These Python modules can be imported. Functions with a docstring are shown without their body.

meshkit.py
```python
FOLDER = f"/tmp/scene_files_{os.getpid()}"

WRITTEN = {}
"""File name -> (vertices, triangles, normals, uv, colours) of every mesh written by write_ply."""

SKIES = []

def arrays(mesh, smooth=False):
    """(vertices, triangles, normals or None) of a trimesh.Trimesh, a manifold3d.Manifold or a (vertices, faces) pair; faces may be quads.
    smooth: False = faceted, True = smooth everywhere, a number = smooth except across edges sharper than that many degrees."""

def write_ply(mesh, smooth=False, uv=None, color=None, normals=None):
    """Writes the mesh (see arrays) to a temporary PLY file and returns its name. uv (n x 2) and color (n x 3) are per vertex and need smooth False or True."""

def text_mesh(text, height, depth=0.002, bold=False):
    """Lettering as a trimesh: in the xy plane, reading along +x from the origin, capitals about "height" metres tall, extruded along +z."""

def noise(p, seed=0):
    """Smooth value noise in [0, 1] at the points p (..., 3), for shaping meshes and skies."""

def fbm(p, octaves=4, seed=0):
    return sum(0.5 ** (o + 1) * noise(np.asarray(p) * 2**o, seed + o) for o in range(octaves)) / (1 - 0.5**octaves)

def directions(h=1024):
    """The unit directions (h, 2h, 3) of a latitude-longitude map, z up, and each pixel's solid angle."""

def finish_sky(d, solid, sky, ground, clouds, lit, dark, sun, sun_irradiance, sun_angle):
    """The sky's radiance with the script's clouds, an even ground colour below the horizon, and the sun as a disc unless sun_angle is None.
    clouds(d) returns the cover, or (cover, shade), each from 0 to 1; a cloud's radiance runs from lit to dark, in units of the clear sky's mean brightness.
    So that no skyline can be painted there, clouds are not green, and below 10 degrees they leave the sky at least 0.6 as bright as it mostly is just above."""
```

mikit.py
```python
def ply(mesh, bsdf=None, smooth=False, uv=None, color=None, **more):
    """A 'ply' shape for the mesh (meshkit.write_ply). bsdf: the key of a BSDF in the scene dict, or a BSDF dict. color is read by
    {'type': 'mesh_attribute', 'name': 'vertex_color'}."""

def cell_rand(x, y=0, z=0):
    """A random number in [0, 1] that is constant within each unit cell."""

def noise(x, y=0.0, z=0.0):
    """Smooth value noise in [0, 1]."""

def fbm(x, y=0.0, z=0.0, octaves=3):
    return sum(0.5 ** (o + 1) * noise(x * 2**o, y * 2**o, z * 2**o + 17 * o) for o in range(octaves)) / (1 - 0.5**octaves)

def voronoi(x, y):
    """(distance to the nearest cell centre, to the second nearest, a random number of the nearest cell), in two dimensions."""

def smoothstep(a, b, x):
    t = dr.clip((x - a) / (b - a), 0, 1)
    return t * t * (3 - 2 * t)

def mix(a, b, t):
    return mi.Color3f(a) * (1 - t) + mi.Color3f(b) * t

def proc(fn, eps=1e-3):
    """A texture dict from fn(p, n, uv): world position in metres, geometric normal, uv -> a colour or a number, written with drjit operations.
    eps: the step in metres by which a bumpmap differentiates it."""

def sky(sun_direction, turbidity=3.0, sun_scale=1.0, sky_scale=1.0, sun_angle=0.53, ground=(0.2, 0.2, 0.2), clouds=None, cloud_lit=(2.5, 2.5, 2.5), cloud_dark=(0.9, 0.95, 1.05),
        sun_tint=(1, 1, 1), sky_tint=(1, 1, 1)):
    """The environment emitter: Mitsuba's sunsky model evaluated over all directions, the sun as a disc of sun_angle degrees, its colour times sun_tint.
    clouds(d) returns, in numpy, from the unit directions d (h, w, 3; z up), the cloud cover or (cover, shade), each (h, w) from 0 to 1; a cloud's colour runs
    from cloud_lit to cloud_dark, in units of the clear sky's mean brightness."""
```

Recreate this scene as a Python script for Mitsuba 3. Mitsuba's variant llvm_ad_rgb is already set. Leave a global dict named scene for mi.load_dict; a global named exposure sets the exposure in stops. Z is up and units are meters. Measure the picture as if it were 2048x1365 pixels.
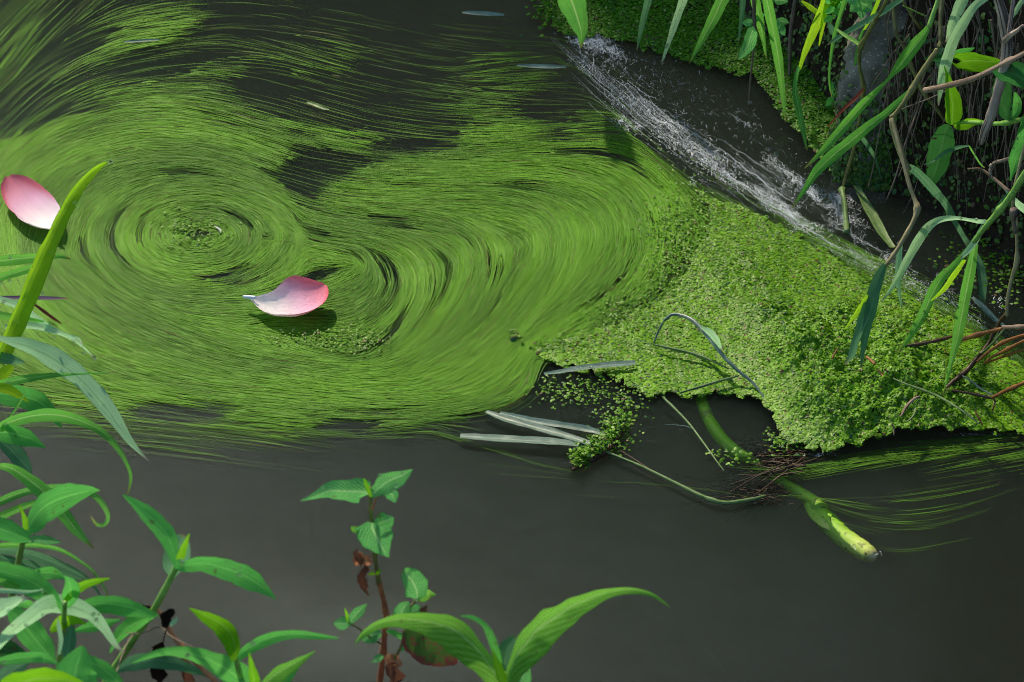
import math
import random
import numpy as np
import trimesh
import shapely
import drjit as dr
import mitsuba as mi
import mikit
import meshkit
from scipy import ndimage
from mikit import proc, smoothstep, mix

rng = np.random.default_rng(7)
random.seed(7)
T = mi.ScalarTransform4f
scene, labels = {}, {}

# ------------------------------------------------------------------ camera, light, exposure
DEP = math.radians(35.0)
DIST = 2.4
EYE = np.array([0.0, -DIST * math.cos(DEP), DIST * math.sin(DEP)])
FOV = 24.0
TX = math.tan(math.radians(FOV / 2))
FWD = np.array([0.0, math.cos(DEP), -math.sin(DEP)])
UP = np.array([0.0, math.sin(DEP), math.cos(DEP)])
RIGHT = np.array([1.0, 0.0, 0.0])
scene['camera'] = {
    'type': 'thinlens', 'fov': FOV, 'fov_axis': 'x', 'aperture_radius': 0.0016, 'focus_distance': 2.32,
    'near_clip': 0.05, 'far_clip': 500.0,
    'to_world': T().look_at(origin=EYE.tolist(), target=[0, 0, 0], up=[0, 0, 1])}
SUN = np.array([-0.34, 0.66, 0.80])
scene['sky'] = mikit.sky(SUN.tolist(), turbidity=4, sun_scale=0.8, sky_scale=1.6, sun_angle=2.5, sky_tint=(1.03, 0.98, 0.82), ground=(0.08, 0.1, 0.06))
exposure = 1.85


def ray(u, v):
    """Viewing direction of photograph point (u, v), 2048 x 1365, scaled so that its length along the axis is 1."""
    u, v = np.asarray(u, float), np.asarray(v, float)
    return FWD + ((u - 1024) / 1024 * TX)[..., None] * RIGHT + ((682.5 - v) / 1024 * TX)[..., None] * UP


def at(u, v, z=0.0):
    """Where the ray meets the level plane at height z."""
    d = ray(u, v)
    return EYE + d * ((np.asarray(z, float) - EYE[2]) / d[..., 2])[..., None]


def to_px(p):
    q = np.asarray(p, float) - EYE
    w = q @ FWD
    return np.stack([1024 + 1024 * (q @ RIGHT) / w / TX, 682.5 - 1024 * (q @ UP) / w / TX], -1)


def px_size(p):
    """Metres that one photograph pixel spans at p."""
    return ((np.asarray(p) - EYE) @ FWD) * TX / 1024


def key_for(name):
    if name not in scene and name not in labels:
        return name
    n = 1
    while f'{name}_{n:03d}' in scene or f'{name}_{n:03d}' in labels:
        n += 1
    return f'{name}_{n:03d}'


def thing(name, label, cat, group=None, kind=None):
    k = key_for(name)
    labels[k] = {'label': label, 'category': cat}
    if group:
        labels[k]['group'] = group
    if kind:
        labels[k]['kind'] = kind
    return k


def part(parent, name, mesh, bsdf, label=None, kind=None, **kw):
    k = key_for(parent + '__' + name)
    scene[k] = mikit.ply(mesh, bsdf, **kw)
    if label or kind:
        labels[k] = {}
        if label:
            labels[k]['label'] = label
        if kind:
            labels[k]['kind'] = kind
    return k


def solo(name, mesh, bsdf, label, cat=None, group=None, kind=None, **kw):
    k = key_for(name)
    scene[k] = mikit.ply(mesh, bsdf, **kw)
    labels[k] = {'label': label}
    if cat:
        labels[k]['category'] = cat
    if group:
        labels[k]['group'] = group
    if kind:
        labels[k]['kind'] = kind
    return k


# ------------------------------------------------------------------ materials
def fr(x):
    return x - dr.floor(x)


def leaf_fn(dark, light, rib, veins=16.0, vein_amt=0.25, tip=None, blot=0.0, spot=None, pinnate=0.0):
    """Colour of a leaf from its uv: u across (0 to 1), v along plus a whole number that tells leaves apart."""
    def fn(p, n, uv):
        u, v = uv.x, fr(uv.y)
        who = dr.floor(uv.y)
        r = mikit.cell_rand(who, 3.0, 1.0)
        big = mikit.fbm(p.x * 45, p.y * 45, p.z * 45 + who * 7, 3)
        fine = mikit.noise(u * 60 + who * 5, v * 5, who)
        c = mix(dark, light, dr.clip(0.25 + 0.5 * r + 0.7 * (big - 0.5), 0, 1))
        st = 0.5 + 0.5 * dr.sin(u * 6.2832 * veins)
        c = c * (1 - vein_amt * 0.6 * st * smoothstep(0.3, 0.8, fine) - 0.12 * (fine - 0.5))
        if pinnate:
            q = 0.5 + 0.5 * dr.sin((v * 13 - dr.abs(u - 0.5) * 7) * 6.2832)
            c = mix(c, rib, pinnate * smoothstep(0.86, 0.98, q) * smoothstep(0.02, 0.12, 0.5 - dr.abs(u - 0.5)))
            c = c * (1 - 0.5 * pinnate * smoothstep(0.25, 0.0, q))
        sp = mikit.noise(p.x * 230 + who, p.y * 230, p.z * 230)
        c = mix(c, (0.16, 0.12, 0.04), 0.55 * smoothstep(0.86, 0.93, sp) * smoothstep(0.35, 0.6, big))
        c = c * (1 - 0.35 * smoothstep(0.44, 0.5, dr.abs(u - 0.5)) * fine)
        m = smoothstep(0.055, 0.015, dr.abs(u - 0.5)) * smoothstep(1.0, 0.75, v)
        c = mix(c, rib, 0.6 * m)
        if tip is not None:
            c = mix(c, tip, smoothstep(0.9, 1.0, v + 0.06 * (fine - 0.5)) * 0.85)
        if spot is not None:
            s = mikit.noise(p.x * 160, p.y * 160, p.z * 160)
            c = mix(c, spot, smoothstep(1 - blot, 1 - blot + 0.1, s * 0.6 + big * 0.5))
        return c
    return fn


def leaf_bsdf(fn, rough=0.38, trans=0.9, spec=1.5):
    return {'type': 'principledthin', 'base_color': proc(fn), 'roughness': rough, 'diff_trans': trans, 'eta': spec}


scene['mat_blade'] = leaf_bsdf(leaf_fn((0.118, 0.440, 0.092), (0.248, 0.743, 0.099), (0.594, 0.900, 0.381), 11, 0.3, (0.30, 0.22, 0.09)), 0.33, 1.0)
scene['mat_blade_pale'] = leaf_bsdf(leaf_fn((0.350, 0.703, 0.376), (0.563, 0.900, 0.516), (0.208, 0.456, 0.185), 12, 0.3, (0.25, 0.16, 0.18)), 0.30, 0.8)
scene['mat_blade_bright'] = leaf_bsdf(leaf_fn((0.240, 0.540, 0.022), (0.420, 0.750, 0.030), (0.150, 0.420, 0.045), 9, 0.25), 0.35, 1.25)
scene['mat_blade_purple'] = leaf_bsdf(leaf_fn((0.12, 0.09, 0.20), (0.25, 0.16, 0.28), (0.3, 0.2, 0.25), 5, 0.2, (0.45, 0.12, 0.04)), 0.4, 0.5)
scene['mat_blade_red'] = leaf_bsdf(leaf_fn((0.22, 0.06, 0.05), (0.32, 0.08, 0.06), (0.3, 0.1, 0.08), 5, 0.2, (0.35, 0.08, 0.04)), 0.4, 0.6)
scene['mat_blade_teal'] = leaf_bsdf(leaf_fn((0.085, 0.27, 0.12), (0.16, 0.38, 0.20), (0.24, 0.46, 0.28), 12, 0.3, (0.2, 0.2, 0.1)), 0.34, 0.8)
scene['mat_leaf'] = leaf_bsdf(leaf_fn((0.106, 0.516, 0.106), (0.200, 0.723, 0.136), (0.278, 0.835, 0.196), 9, 0.25), 0.36, 0.9)
scene['mat_leaf_yellow'] = leaf_bsdf(leaf_fn((0.14, 0.44, 0.015), (0.25, 0.60, 0.02), (0.3, 0.6, 0.1), 8, 0.2), 0.40, 1.2)
scene['mat_leaf_deep'] = leaf_bsdf(leaf_fn((0.024, 0.147, 0.039), (0.058, 0.234, 0.058), (0.098, 0.273, 0.098), 8, 0.2, None, 0.22, (0.035, 0.03, 0.03)), 0.28, 0.8)
scene['mat_heart'] = leaf_bsdf(leaf_fn((0.081, 0.404, 0.123), (0.174, 0.621, 0.149), (0.546, 0.900, 0.398), 5, 0.1, pinnate=0.45), 0.30, 0.8)
scene['mat_willow'] = leaf_bsdf(leaf_fn((0.130, 0.429, 0.046), (0.208, 0.546, 0.065), (0.390, 0.676, 0.234), 3, 0.15, pinnate=0.4), 0.40, 1.1)
scene['mat_leaf_dead'] = leaf_bsdf(leaf_fn((0.114, 0.048, 0.034), (0.272, 0.119, 0.076), (0.260, 0.130, 0.078), 7, 0.5, None, 0.3, (0.03, 0.02, 0.02)), 0.7, 0.4)
scene['mat_leaf_tan'] = leaf_bsdf(leaf_fn((0.338, 0.143, 0.078), (0.600, 0.300, 0.150), (0.540, 0.360, 0.240), 7, 0.5, None, 0.35, (0.10, 0.05, 0.05)), 0.7, 0.6)
scene['mat_leaf_black'] = leaf_bsdf(leaf_fn((0.012, 0.008, 0.008), (0.03, 0.02, 0.016), (0.03, 0.02, 0.02), 7, 0.5), 0.7, 0.2)


def rusty_fn(p, n, uv):
    u, v = uv.x, fr(uv.y)
    edge = dr.maximum(smoothstep(0.30, 0.5, dr.abs(u - 0.5)), smoothstep(0.75, 1.0, v))
    nz = mikit.fbm(p.x * 300, p.y * 300, p.z * 300, 3)
    c = mix((0.06, 0.16, 0.03), (0.12, 0.20, 0.05), nz)
    return mix(c, (0.22, 0.06, 0.05), dr.clip(edge + 0.8 * smoothstep(0.5, 0.75, nz), 0, 1))


scene['mat_leaf_rusty'] = leaf_bsdf(rusty_fn, 0.5, 0.6)


def petal_fn(p, n, uv):
    u, v = uv.x, fr(uv.y)
    vein = mikit.noise(u * 40, v * 3, 2.0)
    e = dr.square(2 * u - 1)
    c = mix((0.97, 0.95, 0.99), (0.93, 0.56, 0.78), smoothstep(0.25, 0.80, v + 0.22 * e))
    c = mix(c, (0.88, 0.20, 0.27), smoothstep(0.62, 1.08, v + 0.40 * e * e) * 0.95)
    return c * (1 - 0.10 * vein)


scene['mat_petal'] = leaf_bsdf(petal_fn, 0.5, 0.3)


def stem_bsdf(a, b, rough=0.45, freq=220.0, stripe=0.0):
    def fn(p, n, uv):
        nz = mikit.fbm(p.x * freq, p.y * freq, p.z * freq * 0.35, 3)
        st = mikit.noise(uv.x * 26, uv.y * 3, 1.0)
        return mix(a, b, dr.clip((nz - 0.5) * 1.8 + 0.5, 0, 1)) * (1 - stripe * smoothstep(0.45, 0.7, st))
    return {'type': 'principled', 'base_color': proc(fn), 'roughness': rough, 'specular': 0.4}


scene['mat_stem_green'] = stem_bsdf((0.160, 0.400, 0.064), (0.300, 0.540, 0.120))
scene['mat_stem_olive'] = stem_bsdf((0.144, 0.136, 0.048), (0.272, 0.272, 0.096), 0.5, 220, 0.25)
scene['mat_stem_straw'] = stem_bsdf((0.28, 0.25, 0.12), (0.40, 0.36, 0.20), 0.5, 220, 0.25)
scene['mat_stem_red'] = stem_bsdf((0.312, 0.098, 0.058), (0.546, 0.215, 0.098), 0.45)
scene['mat_stem_orange'] = stem_bsdf((0.24, 0.09, 0.03), (0.42, 0.19, 0.06), 0.5, 150, 0.4)
scene['mat_wood'] = stem_bsdf((0.256, 0.200, 0.176), (0.540, 0.435, 0.375), 0.8, 120, 0.75)
scene['mat_dead_reed'] = stem_bsdf((0.30, 0.21, 0.15), (0.46, 0.34, 0.26), 0.7, 120, 0.6)
scene['mat_root'] = stem_bsdf((0.099, 0.076, 0.065), (0.252, 0.198, 0.171), 0.8, 200, 0.3)
scene['mat_root_wet'] = stem_bsdf((0.05, 0.028, 0.015), (0.11, 0.065, 0.035), 0.4, 200, 0.3)
scene['mat_straw_pale'] = stem_bsdf((0.12, 0.22, 0.17), (0.26, 0.36, 0.31), 0.35, 160, 0.4)
scene['mat_straw_mossy'] = stem_bsdf((0.08, 0.20, 0.03), (0.20, 0.30, 0.14), 0.5, 260, 0.3)


def stalk_fn(p, n, uv):
    v = fr(uv.y)
    nz = mikit.fbm(p.x * 60, p.y * 60, p.z * 60, 3)
    fl = mikit.noise(p.x * 420, p.y * 420, p.z * 420)
    c = mix((0.22, 0.50, 0.02), (0.50, 0.62, 0.14), smoothstep(0.35, 0.95, v) * 0.9 + 0.35 * (nz - 0.5))
    c = mix(c, (0.10, 0.10, 0.03), 0.6 * smoothstep(0.72, 0.85, fl) + 0.5 * smoothstep(0.62, 0.72, nz))
    return mix(c, (0.62, 0.58, 0.30), smoothstep(0.93, 1.0, v))


scene['mat_stalk'] = {'type': 'principled', 'base_color': proc(stalk_fn), 'roughness': 0.55, 'specular': 0.35}

vc = {'type': 'mesh_attribute', 'name': 'vertex_color'}
scene['mat_weed'] = {'type': 'twosided', 'bsdf': {'type': 'principled', 'base_color': vc, 'roughness': 0.6, 'specular': 0.2}}
scene['mat_frond'] = {'type': 'twosided', 'bsdf': {'type': 'principled', 'base_color': vc, 'roughness': 0.46, 'specular': 0.28}}
scene['mat_moss'] = {'type': 'twosided', 'bsdf': {'type': 'principled', 'base_color': vc, 'roughness': 0.5, 'specular': 0.4}}
scene['mat_foam'] = {'type': 'twosided', 'bsdf': {'type': 'principled', 'base_color': {'type': 'rgb', 'value': [0.70, 0.80, 0.92]}, 'roughness': 0.25, 'specular': 0.6}}
scene['murk'] = {'type': 'homogeneous', 'albedo': {'type': 'rgb', 'value': [0.56, 0.51, 0.335]}, 'sigma_t': 22.0}


def ripple_fn(p, n, uv):
    return mikit.noise(p.x * 1500, p.y * 1500, 3.0)


scene['mat_water'] = {'type': 'bumpmap', 'arbitrary': proc(ripple_fn, 1e-4), 'scale': 0.00009, 'bsdf': {'type': 'thindielectric', 'int_ior': 1.2, 'ext_ior': 1.0}}
scene['mat_bubble'] = {'type': 'thindielectric', 'int_ior': 1.33, 'ext_ior': 1.0}
scene['mat_drop'] = {'type': 'dielectric', 'int_ior': 1.33, 'ext_ior': 1.0}


def mud_fn(p, n, uv):
    a = mikit.fbm(p.x * 3.1, p.y * 3.1, 2.0, 4)
    b = mikit.fbm(p.x * 14 + 5, p.y * 14, 1.0, 3)
    c = mix((0.30, 0.27, 0.19), (0.46, 0.40, 0.27), smoothstep(0.3, 0.7, a))
    return c * (0.8 + 0.4 * b)


scene['mat_mud'] = {'type': 'diffuse', 'reflectance': proc(mud_fn)}


def soil_fn(p, n, uv):
    a = mikit.fbm(p.x * 20, p.y * 20, p.z * 20, 4)
    g = mikit.noise(p.x * 520, p.y * 520, p.z * 520)
    c = mix((0.012, 0.009, 0.007), (0.060, 0.048, 0.038), a)
    return mix(c, (0.16, 0.14, 0.125), smoothstep(0.80, 0.9, g) * 0.6)


scene['mat_soil'] = {'type': 'diffuse', 'reflectance': proc(soil_fn)}


def grit_fn(p, n, uv):
    a = mikit.fbm(p.x * 30, p.y * 30, p.z * 30, 4)
    g = mikit.noise(p.x * 460, p.y * 460, p.z * 460)
    c = mix((0.06, 0.055, 0.052), (0.26, 0.24, 0.225), a)
    return mix(c, (0.55, 0.51, 0.48), smoothstep(0.72, 0.9, g) * 0.7)


scene['mat_rock'] = {'type': 'principled', 'base_color': proc(grit_fn), 'roughness': 0.6, 'specular': 0.3}


# ------------------------------------------------------------------ mesh helpers
def spline(pts, n):
    """Catmull-Rom through the rows of pts (any columns), n samples spaced evenly along the first columns."""
    P = np.asarray(pts, float)
    if len(P) == 2:
        P = np.vstack([P[0], P.mean(0), P[1]])
    Q = np.vstack([2 * P[0] - P[1], P, 2 * P[-1] - P[-2]])
    out = []
    m = 12
    t = (np.arange(m) / m)[:, None]
    for i in range(len(P) - 1):
        a, b, c, d = Q[i:i + 4]
        out.append(0.5 * (2 * b + (c - a) * t + (2 * a - 5 * b + 4 * c - d) * t ** 2 + (3 * b - a - 3 * c + d) * t ** 3))
    S = np.vstack(out + [P[-1:]])
    L = np.r_[0, np.cumsum(np.linalg.norm(np.diff(S[:, :2], axis=0), axis=1))]
    s = np.linspace(0, L[-1], n)
    return np.stack([np.interp(s, L, S[:, k]) for k in range(S.shape[1])], -1)


def unit(a):
    return a / (np.linalg.norm(a, axis=-1, keepdims=True) + 1e-12)


def grid_faces(n, m):
    i, j = np.meshgrid(np.arange(n - 1), np.arange(m - 1), indexing='ij')
    a = (i * m + j).ravel()
    return np.vstack([np.stack([a, a + 1, a + m + 1], -1), np.stack([a, a + m + 1, a + m], -1)])


leaf_count = [0]


def leaf_mesh(pts, z0, z1, roll=None, fold=0.25, n=None, wave=0.0, arch=0.0, serr=0.0):
    """A leaf blade along photograph points (u, v, width), the height going from z0 to z1 (plus arch half way). roll (degrees) turns the
    blade about its length away from facing this way; by default it leans half way towards facing up. Returns (mesh, uv)."""
    P = np.array([p[:3] for p in pts], float)
    L = np.r_[0, np.cumsum(np.linalg.norm(np.diff(P[:, :2], axis=0), axis=1))]
    f = L / L[-1]
    z = z0 + (z1 - z0) * f + arch * 4 * f * (1 - f)
    n = n or int(np.clip(L[-1] / 7, 10, 34))
    S = spline(np.c_[P, z], n)
    S[:, 2] = np.maximum(S[:, 2], 0.3)
    C = at(S[:, 0], S[:, 1], S[:, 3])
    w = S[:, 2] * px_size(C)
    t = unit(np.gradient(C, axis=0))
    toward = unit(EYE - C)
    side = unit(np.cross(t, toward))
    nrm = unit(np.cross(side, t))
    if roll is None:
        up = np.array([0, 0, 1.0])
        upn = unit(up - (t @ up)[:, None] * t)
        ang = np.arctan2((upn * side).sum(-1), (upn * nrm).sum(-1))
        ang = np.clip(ang * 0.5, -0.75, 0.75)
        ang = ndimage.gaussian_filter1d(ang, 3, mode='nearest')
    elif isinstance(roll, str):                  # turned so that the sun falls on the far (back) or near (front) face
        sn = unit(SUN) * (-1 if roll == 'back' else 1)
        ang = np.clip(np.arctan2(sn @ side.mean(0), sn @ nrm.mean(0)), -0.85, 0.85) * np.linspace(1.0, 0.8, n)
    else:
        r = np.atleast_1d(np.radians(np.asarray(roll, float)))
        ang = np.interp(np.linspace(0, 1, n), np.linspace(0, 1, len(r)), r) if len(r) > 1 else np.full(n, r[0])
    ang = -ang
    W = np.cos(ang)[:, None] * side + np.sin(ang)[:, None] * nrm
    N = np.cos(ang)[:, None] * nrm - np.sin(ang)[:, None] * side
    w = w / np.maximum(np.cos(ang), 0.6)
    k = leaf_count[0]
    leaf_count[0] += 1
    s = np.linspace(-1, 1, 7 if S[:, 2].max() > 9 else 5)
    ph = (k * 1.7) % 6.28
    along = np.linspace(0, 1, n)
    wob = 1 + 0.05 * np.sin(along * 19 + ph) + 0.03 * np.sin(along * 43 + ph * 2)
    if serr:
        wob = wob * (1 + serr * ((along * 14) % 1.0 - 0.5))
    off = s[None, :] * (w * wob)[:, None] / 2
    lift = fold * np.abs(s)[None, :] ** 1.3 * w[:, None] / 2 + wave * w[:, None] * np.sin(along * 15 + ph)[:, None] * s[None, :] * np.abs(s)[None, :] * 0.5
    lift = lift + 0.10 * w[:, None] * (meshkit.fbm(np.stack(np.broadcast_arrays(along[:, None] * max(3.0, L[-1] / 22), s[None] * 1.3 + 5, k * 3.7), -1), 2, 9) - 0.5)
    V = C[:, None] + off[..., None] * W[:, None] + lift[..., None] * N[:, None]
    uv = np.stack(np.broadcast_arrays(((s + 1) / 2)[None, :], along[:, None] * 0.998 + k + 0.001), -1)
    return (V.reshape(-1, 3), grid_faces(n, len(s))), uv.reshape(-1, 2)


def leaf(parent, name, pts, z0, z1, bsdf, label=None, **kw):
    m, uv = leaf_mesh(pts, z0, z1, **kw)
    return part(parent, name, m, bsdf, label, uv=uv, smooth=True)


def sweep(C, r, sides=8, ends=True):
    """A round tube of radii r along the points C, with its uv."""
    C, r = np.asarray(C, float), np.broadcast_to(np.asarray(r, float), (len(C),))
    t = unit(np.gradient(C, axis=0))
    a = np.cross(t, np.where(np.abs(t[:, 2:]) < 0.85, [0, 0, 1.0], [1.0, 0, 0]))
    a = unit(a)
    b = np.cross(t, a)
    g = np.linspace(0, 2 * np.pi, sides + 1)
    V = C[:, None] + r[:, None, None] * (np.cos(g)[None, :, None] * a[:, None] + np.sin(g)[None, :, None] * b[:, None])
    n = len(C)
    uv = np.stack(np.broadcast_arrays((g / (2 * np.pi))[None, :], np.linspace(0, 0.999, n)[:, None]), -1).reshape(-1, 2)
    V, F = V.reshape(-1, 3), grid_faces(n, sides + 1)
    if ends:
        m = sides + 1
        for k, flip in ((0, True), (n - 1, False)):
            c = len(V)
            V = np.vstack([V, C[k] + t[k] * (-0.3 if k == 0 else 0.3) * r[k]])
            uv = np.vstack([uv, [0.5, 0.0 if k == 0 else 0.999]])
            e = np.stack([np.full(sides, c), k * m + np.arange(sides), k * m + np.arange(1, sides + 1)], -1)
            F = np.vstack([F, e[:, ::-1] if flip else e])
    return (V, F), uv


def stem(parent, name, pts, zs, bsdf, label=None, n=None, rough=0.04, sides=8, nodes=()):
    """A tube along photograph points (u, v, width); zs: heights at the points, or (first, last). nodes: fractions where it swells."""
    P = np.array(pts, float)
    L = np.r_[0, np.cumsum(np.linalg.norm(np.diff(P[:, :2], axis=0), axis=1))]
    zs = np.asarray(zs, float)
    z = zs if len(zs) == len(P) else np.interp(L / L[-1], np.linspace(0, 1, len(zs)), zs)
    n = n or int(np.clip(L[-1] / 7, 8, 40))
    S = spline(np.c_[P, z], n)
    C = at(S[:, 0], S[:, 1], S[:, 3])
    r = np.maximum(S[:, 2], 0.35) * px_size(C) / 2
    f = np.linspace(0, 1, n)
    for q in nodes:
        r = r * (1 + 0.35 * np.exp(-((f - q) * L[-1] / 7) ** 2))
    r = r * (1 + rough * np.sin(f * 37 + len(scene)) + rough * np.sin(f * 83 + 2))
    m, uv = sweep(C, r, sides)
    if parent is None:
        return m, uv
    return part(parent, name, m, bsdf, label, uv=uv, smooth=True)


def drops(parent, spots, z):
    """Small water drops at photograph points (u, v, diameter): too small to pick apart, one part of the plant."""
    ms = []
    for i, s in enumerate(spots):
        zz = z if np.isscalar(z) else z[i]
        c = at(s[0], s[1], zz)
        c = c + unit(EYE - c) * 0.004
        m = trimesh.creation.icosphere(2, s[2] * px_size(c) * 0.62)
        m.apply_scale([1, 1, 0.9])
        m.apply_translation(c)
        ms.append(m)
    m = trimesh.util.concatenate(ms)
    return part(parent, 'dew', m, 'mat_drop', kind='stuff', smooth=True)

# ------------------------------------------------------------------ the current: directions read off the weed's own drift lines
LINES = [
    [(-80, 230), (0, 160), (70, 70), (130, 10), (200, -60)],
    [(-60, 300), (0, 240), (60, 180), (150, 120), (250, 85), (380, 65), (500, 55), (620, 70)],
    [(-80, 380), (0, 305), (60, 240), (150, 180), (260, 145), (400, 125), (520, 130)],
    [(480, 70), (560, 92), (660, 120), (780, 150), (900, 172), (1010, 190), (1130, 200)],
    [(620, 30), (760, 55), (880, 80), (1000, 95)],
    [(-40, 400), (0, 345), (60, 285), (160, 235), (290, 210), (420, 222), (560, 260), (720, 292), (880, 306), (1050, 300), (1160, 296), (1230, 300), (1290, 322), (1345, 370), (1385, 440), (1385, 520), (1330, 590), (1240, 640), (1140, 680), (1075, 720), (1055, 780), (1000, 815), (880, 835), (700, 838), (500, 820), (300, 790), (140, 745), (40, 670), (-40, 560)],
    [(300, 165), (420, 160), (560, 192), (700, 235), (850, 262), (1000, 268), (1120, 256), (1220, 250)],
    [(10, 480), (10, 420), (55, 350), (140, 295), (280, 262), (430, 272), (600, 318), (780, 345), (950, 345), (1090, 345), (1190, 370), (1260, 420), (1270, 500), (1220, 580), (1130, 640), (1060, 700), (1010, 760), (940, 800), (800, 812), (640, 800), (400, 775), (220, 730), (100, 655), (30, 560), (10, 480)],
    [(60, 480), (90, 400), (180, 335), (300, 305), (440, 315), (560, 352), (700, 388), (850, 395), (990, 400), (1090, 430), (1120, 500), (1085, 580), (1020, 660), (940, 730), (840, 775), (700, 775), (560, 755), (420, 730), (250, 670), (130, 590), (75, 530)],
    [(130, 480), (160, 410), (250, 358), (380, 340), (500, 365), (600, 405), (720, 430), (830, 440), (930, 470), (960, 530), (930, 610), (870, 680), (800, 730), (680, 740), (500, 712), (350, 665), (230, 605), (150, 540)],
    [(205, 480), (235, 422), (320, 385), (430, 385), (510, 415), (580, 450), (680, 470), (780, 490), (835, 530), (840, 590), (800, 660), (755, 705)],
    [(205, 480), (225, 532), (295, 577), (400, 600), (520, 603), (620, 590), (700, 565), (735, 540), (720, 510), (660, 495), (590, 480), (530, 480)],
    [(500, 650), (560, 640), (640, 645), (700, 640), (750, 610), (775, 570), (760, 535)],
    [(480, 665), (560, 690), (640, 712), (720, 722), (775, 700)],
    [(1250, 410), (1270, 470), (1245, 540), (1190, 610)], [(1330, 430), (1340, 490), (1310, 560), (1255, 615)],
    [(-40, 780), (100, 800), (300, 825), (500, 850), (700, 862), (850, 850)],
    [(-40, 850), (120, 850), (300, 862), (500, 885), (750, 925), (950, 955), (1150, 968), (1350, 975), (1550, 985), (1700, 960), (1850, 932), (2100, 885)],
    [(1300, 960), (1500, 1000), (1700, 1062), (1850, 1075), (2000, 1030), (2150, 960)],
    [(1600, 1010), (1760, 1100), (1900, 1090), (2100, 1030)],
    [(1640, 935), (1760, 915), (1880, 905), (2000, 895), (2100, 880)],
    [(880, 862), (1000, 900), (1100, 930), (1220, 950)],
    [(1130, 120), (1250, 215), (1350, 310), (1480, 390), (1620, 470), (1780, 545), (1950, 640), (2100, 730)],
    [(1290, 290), (1400, 370), (1550, 450), (1700, 520), (1850, 600), (2080, 750)],
    [(1110, 50), (1300, 85), (1450, 130), (1550, 180), (1610, 260), (1680, 330)],
    [(1400, 430), (1480, 470), (1600, 540), (1750, 620)], [(1100, 700), (1180, 690), (1260, 660), (1340, 610)],
    [(1560, 620), (1700, 700), (1900, 800), (2080, 850)], [(1200, 730), (1350, 740), (1500, 760)],
    [(1130, 160), (1060, 165), (980, 172)], [(1100, 120), (1000, 130), (930, 140)], [(1150, 225), (1060, 228), (980, 232)],
    [(300, 1100), (800, 1150), (1400, 1180), (2000, 1200)],
]
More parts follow.
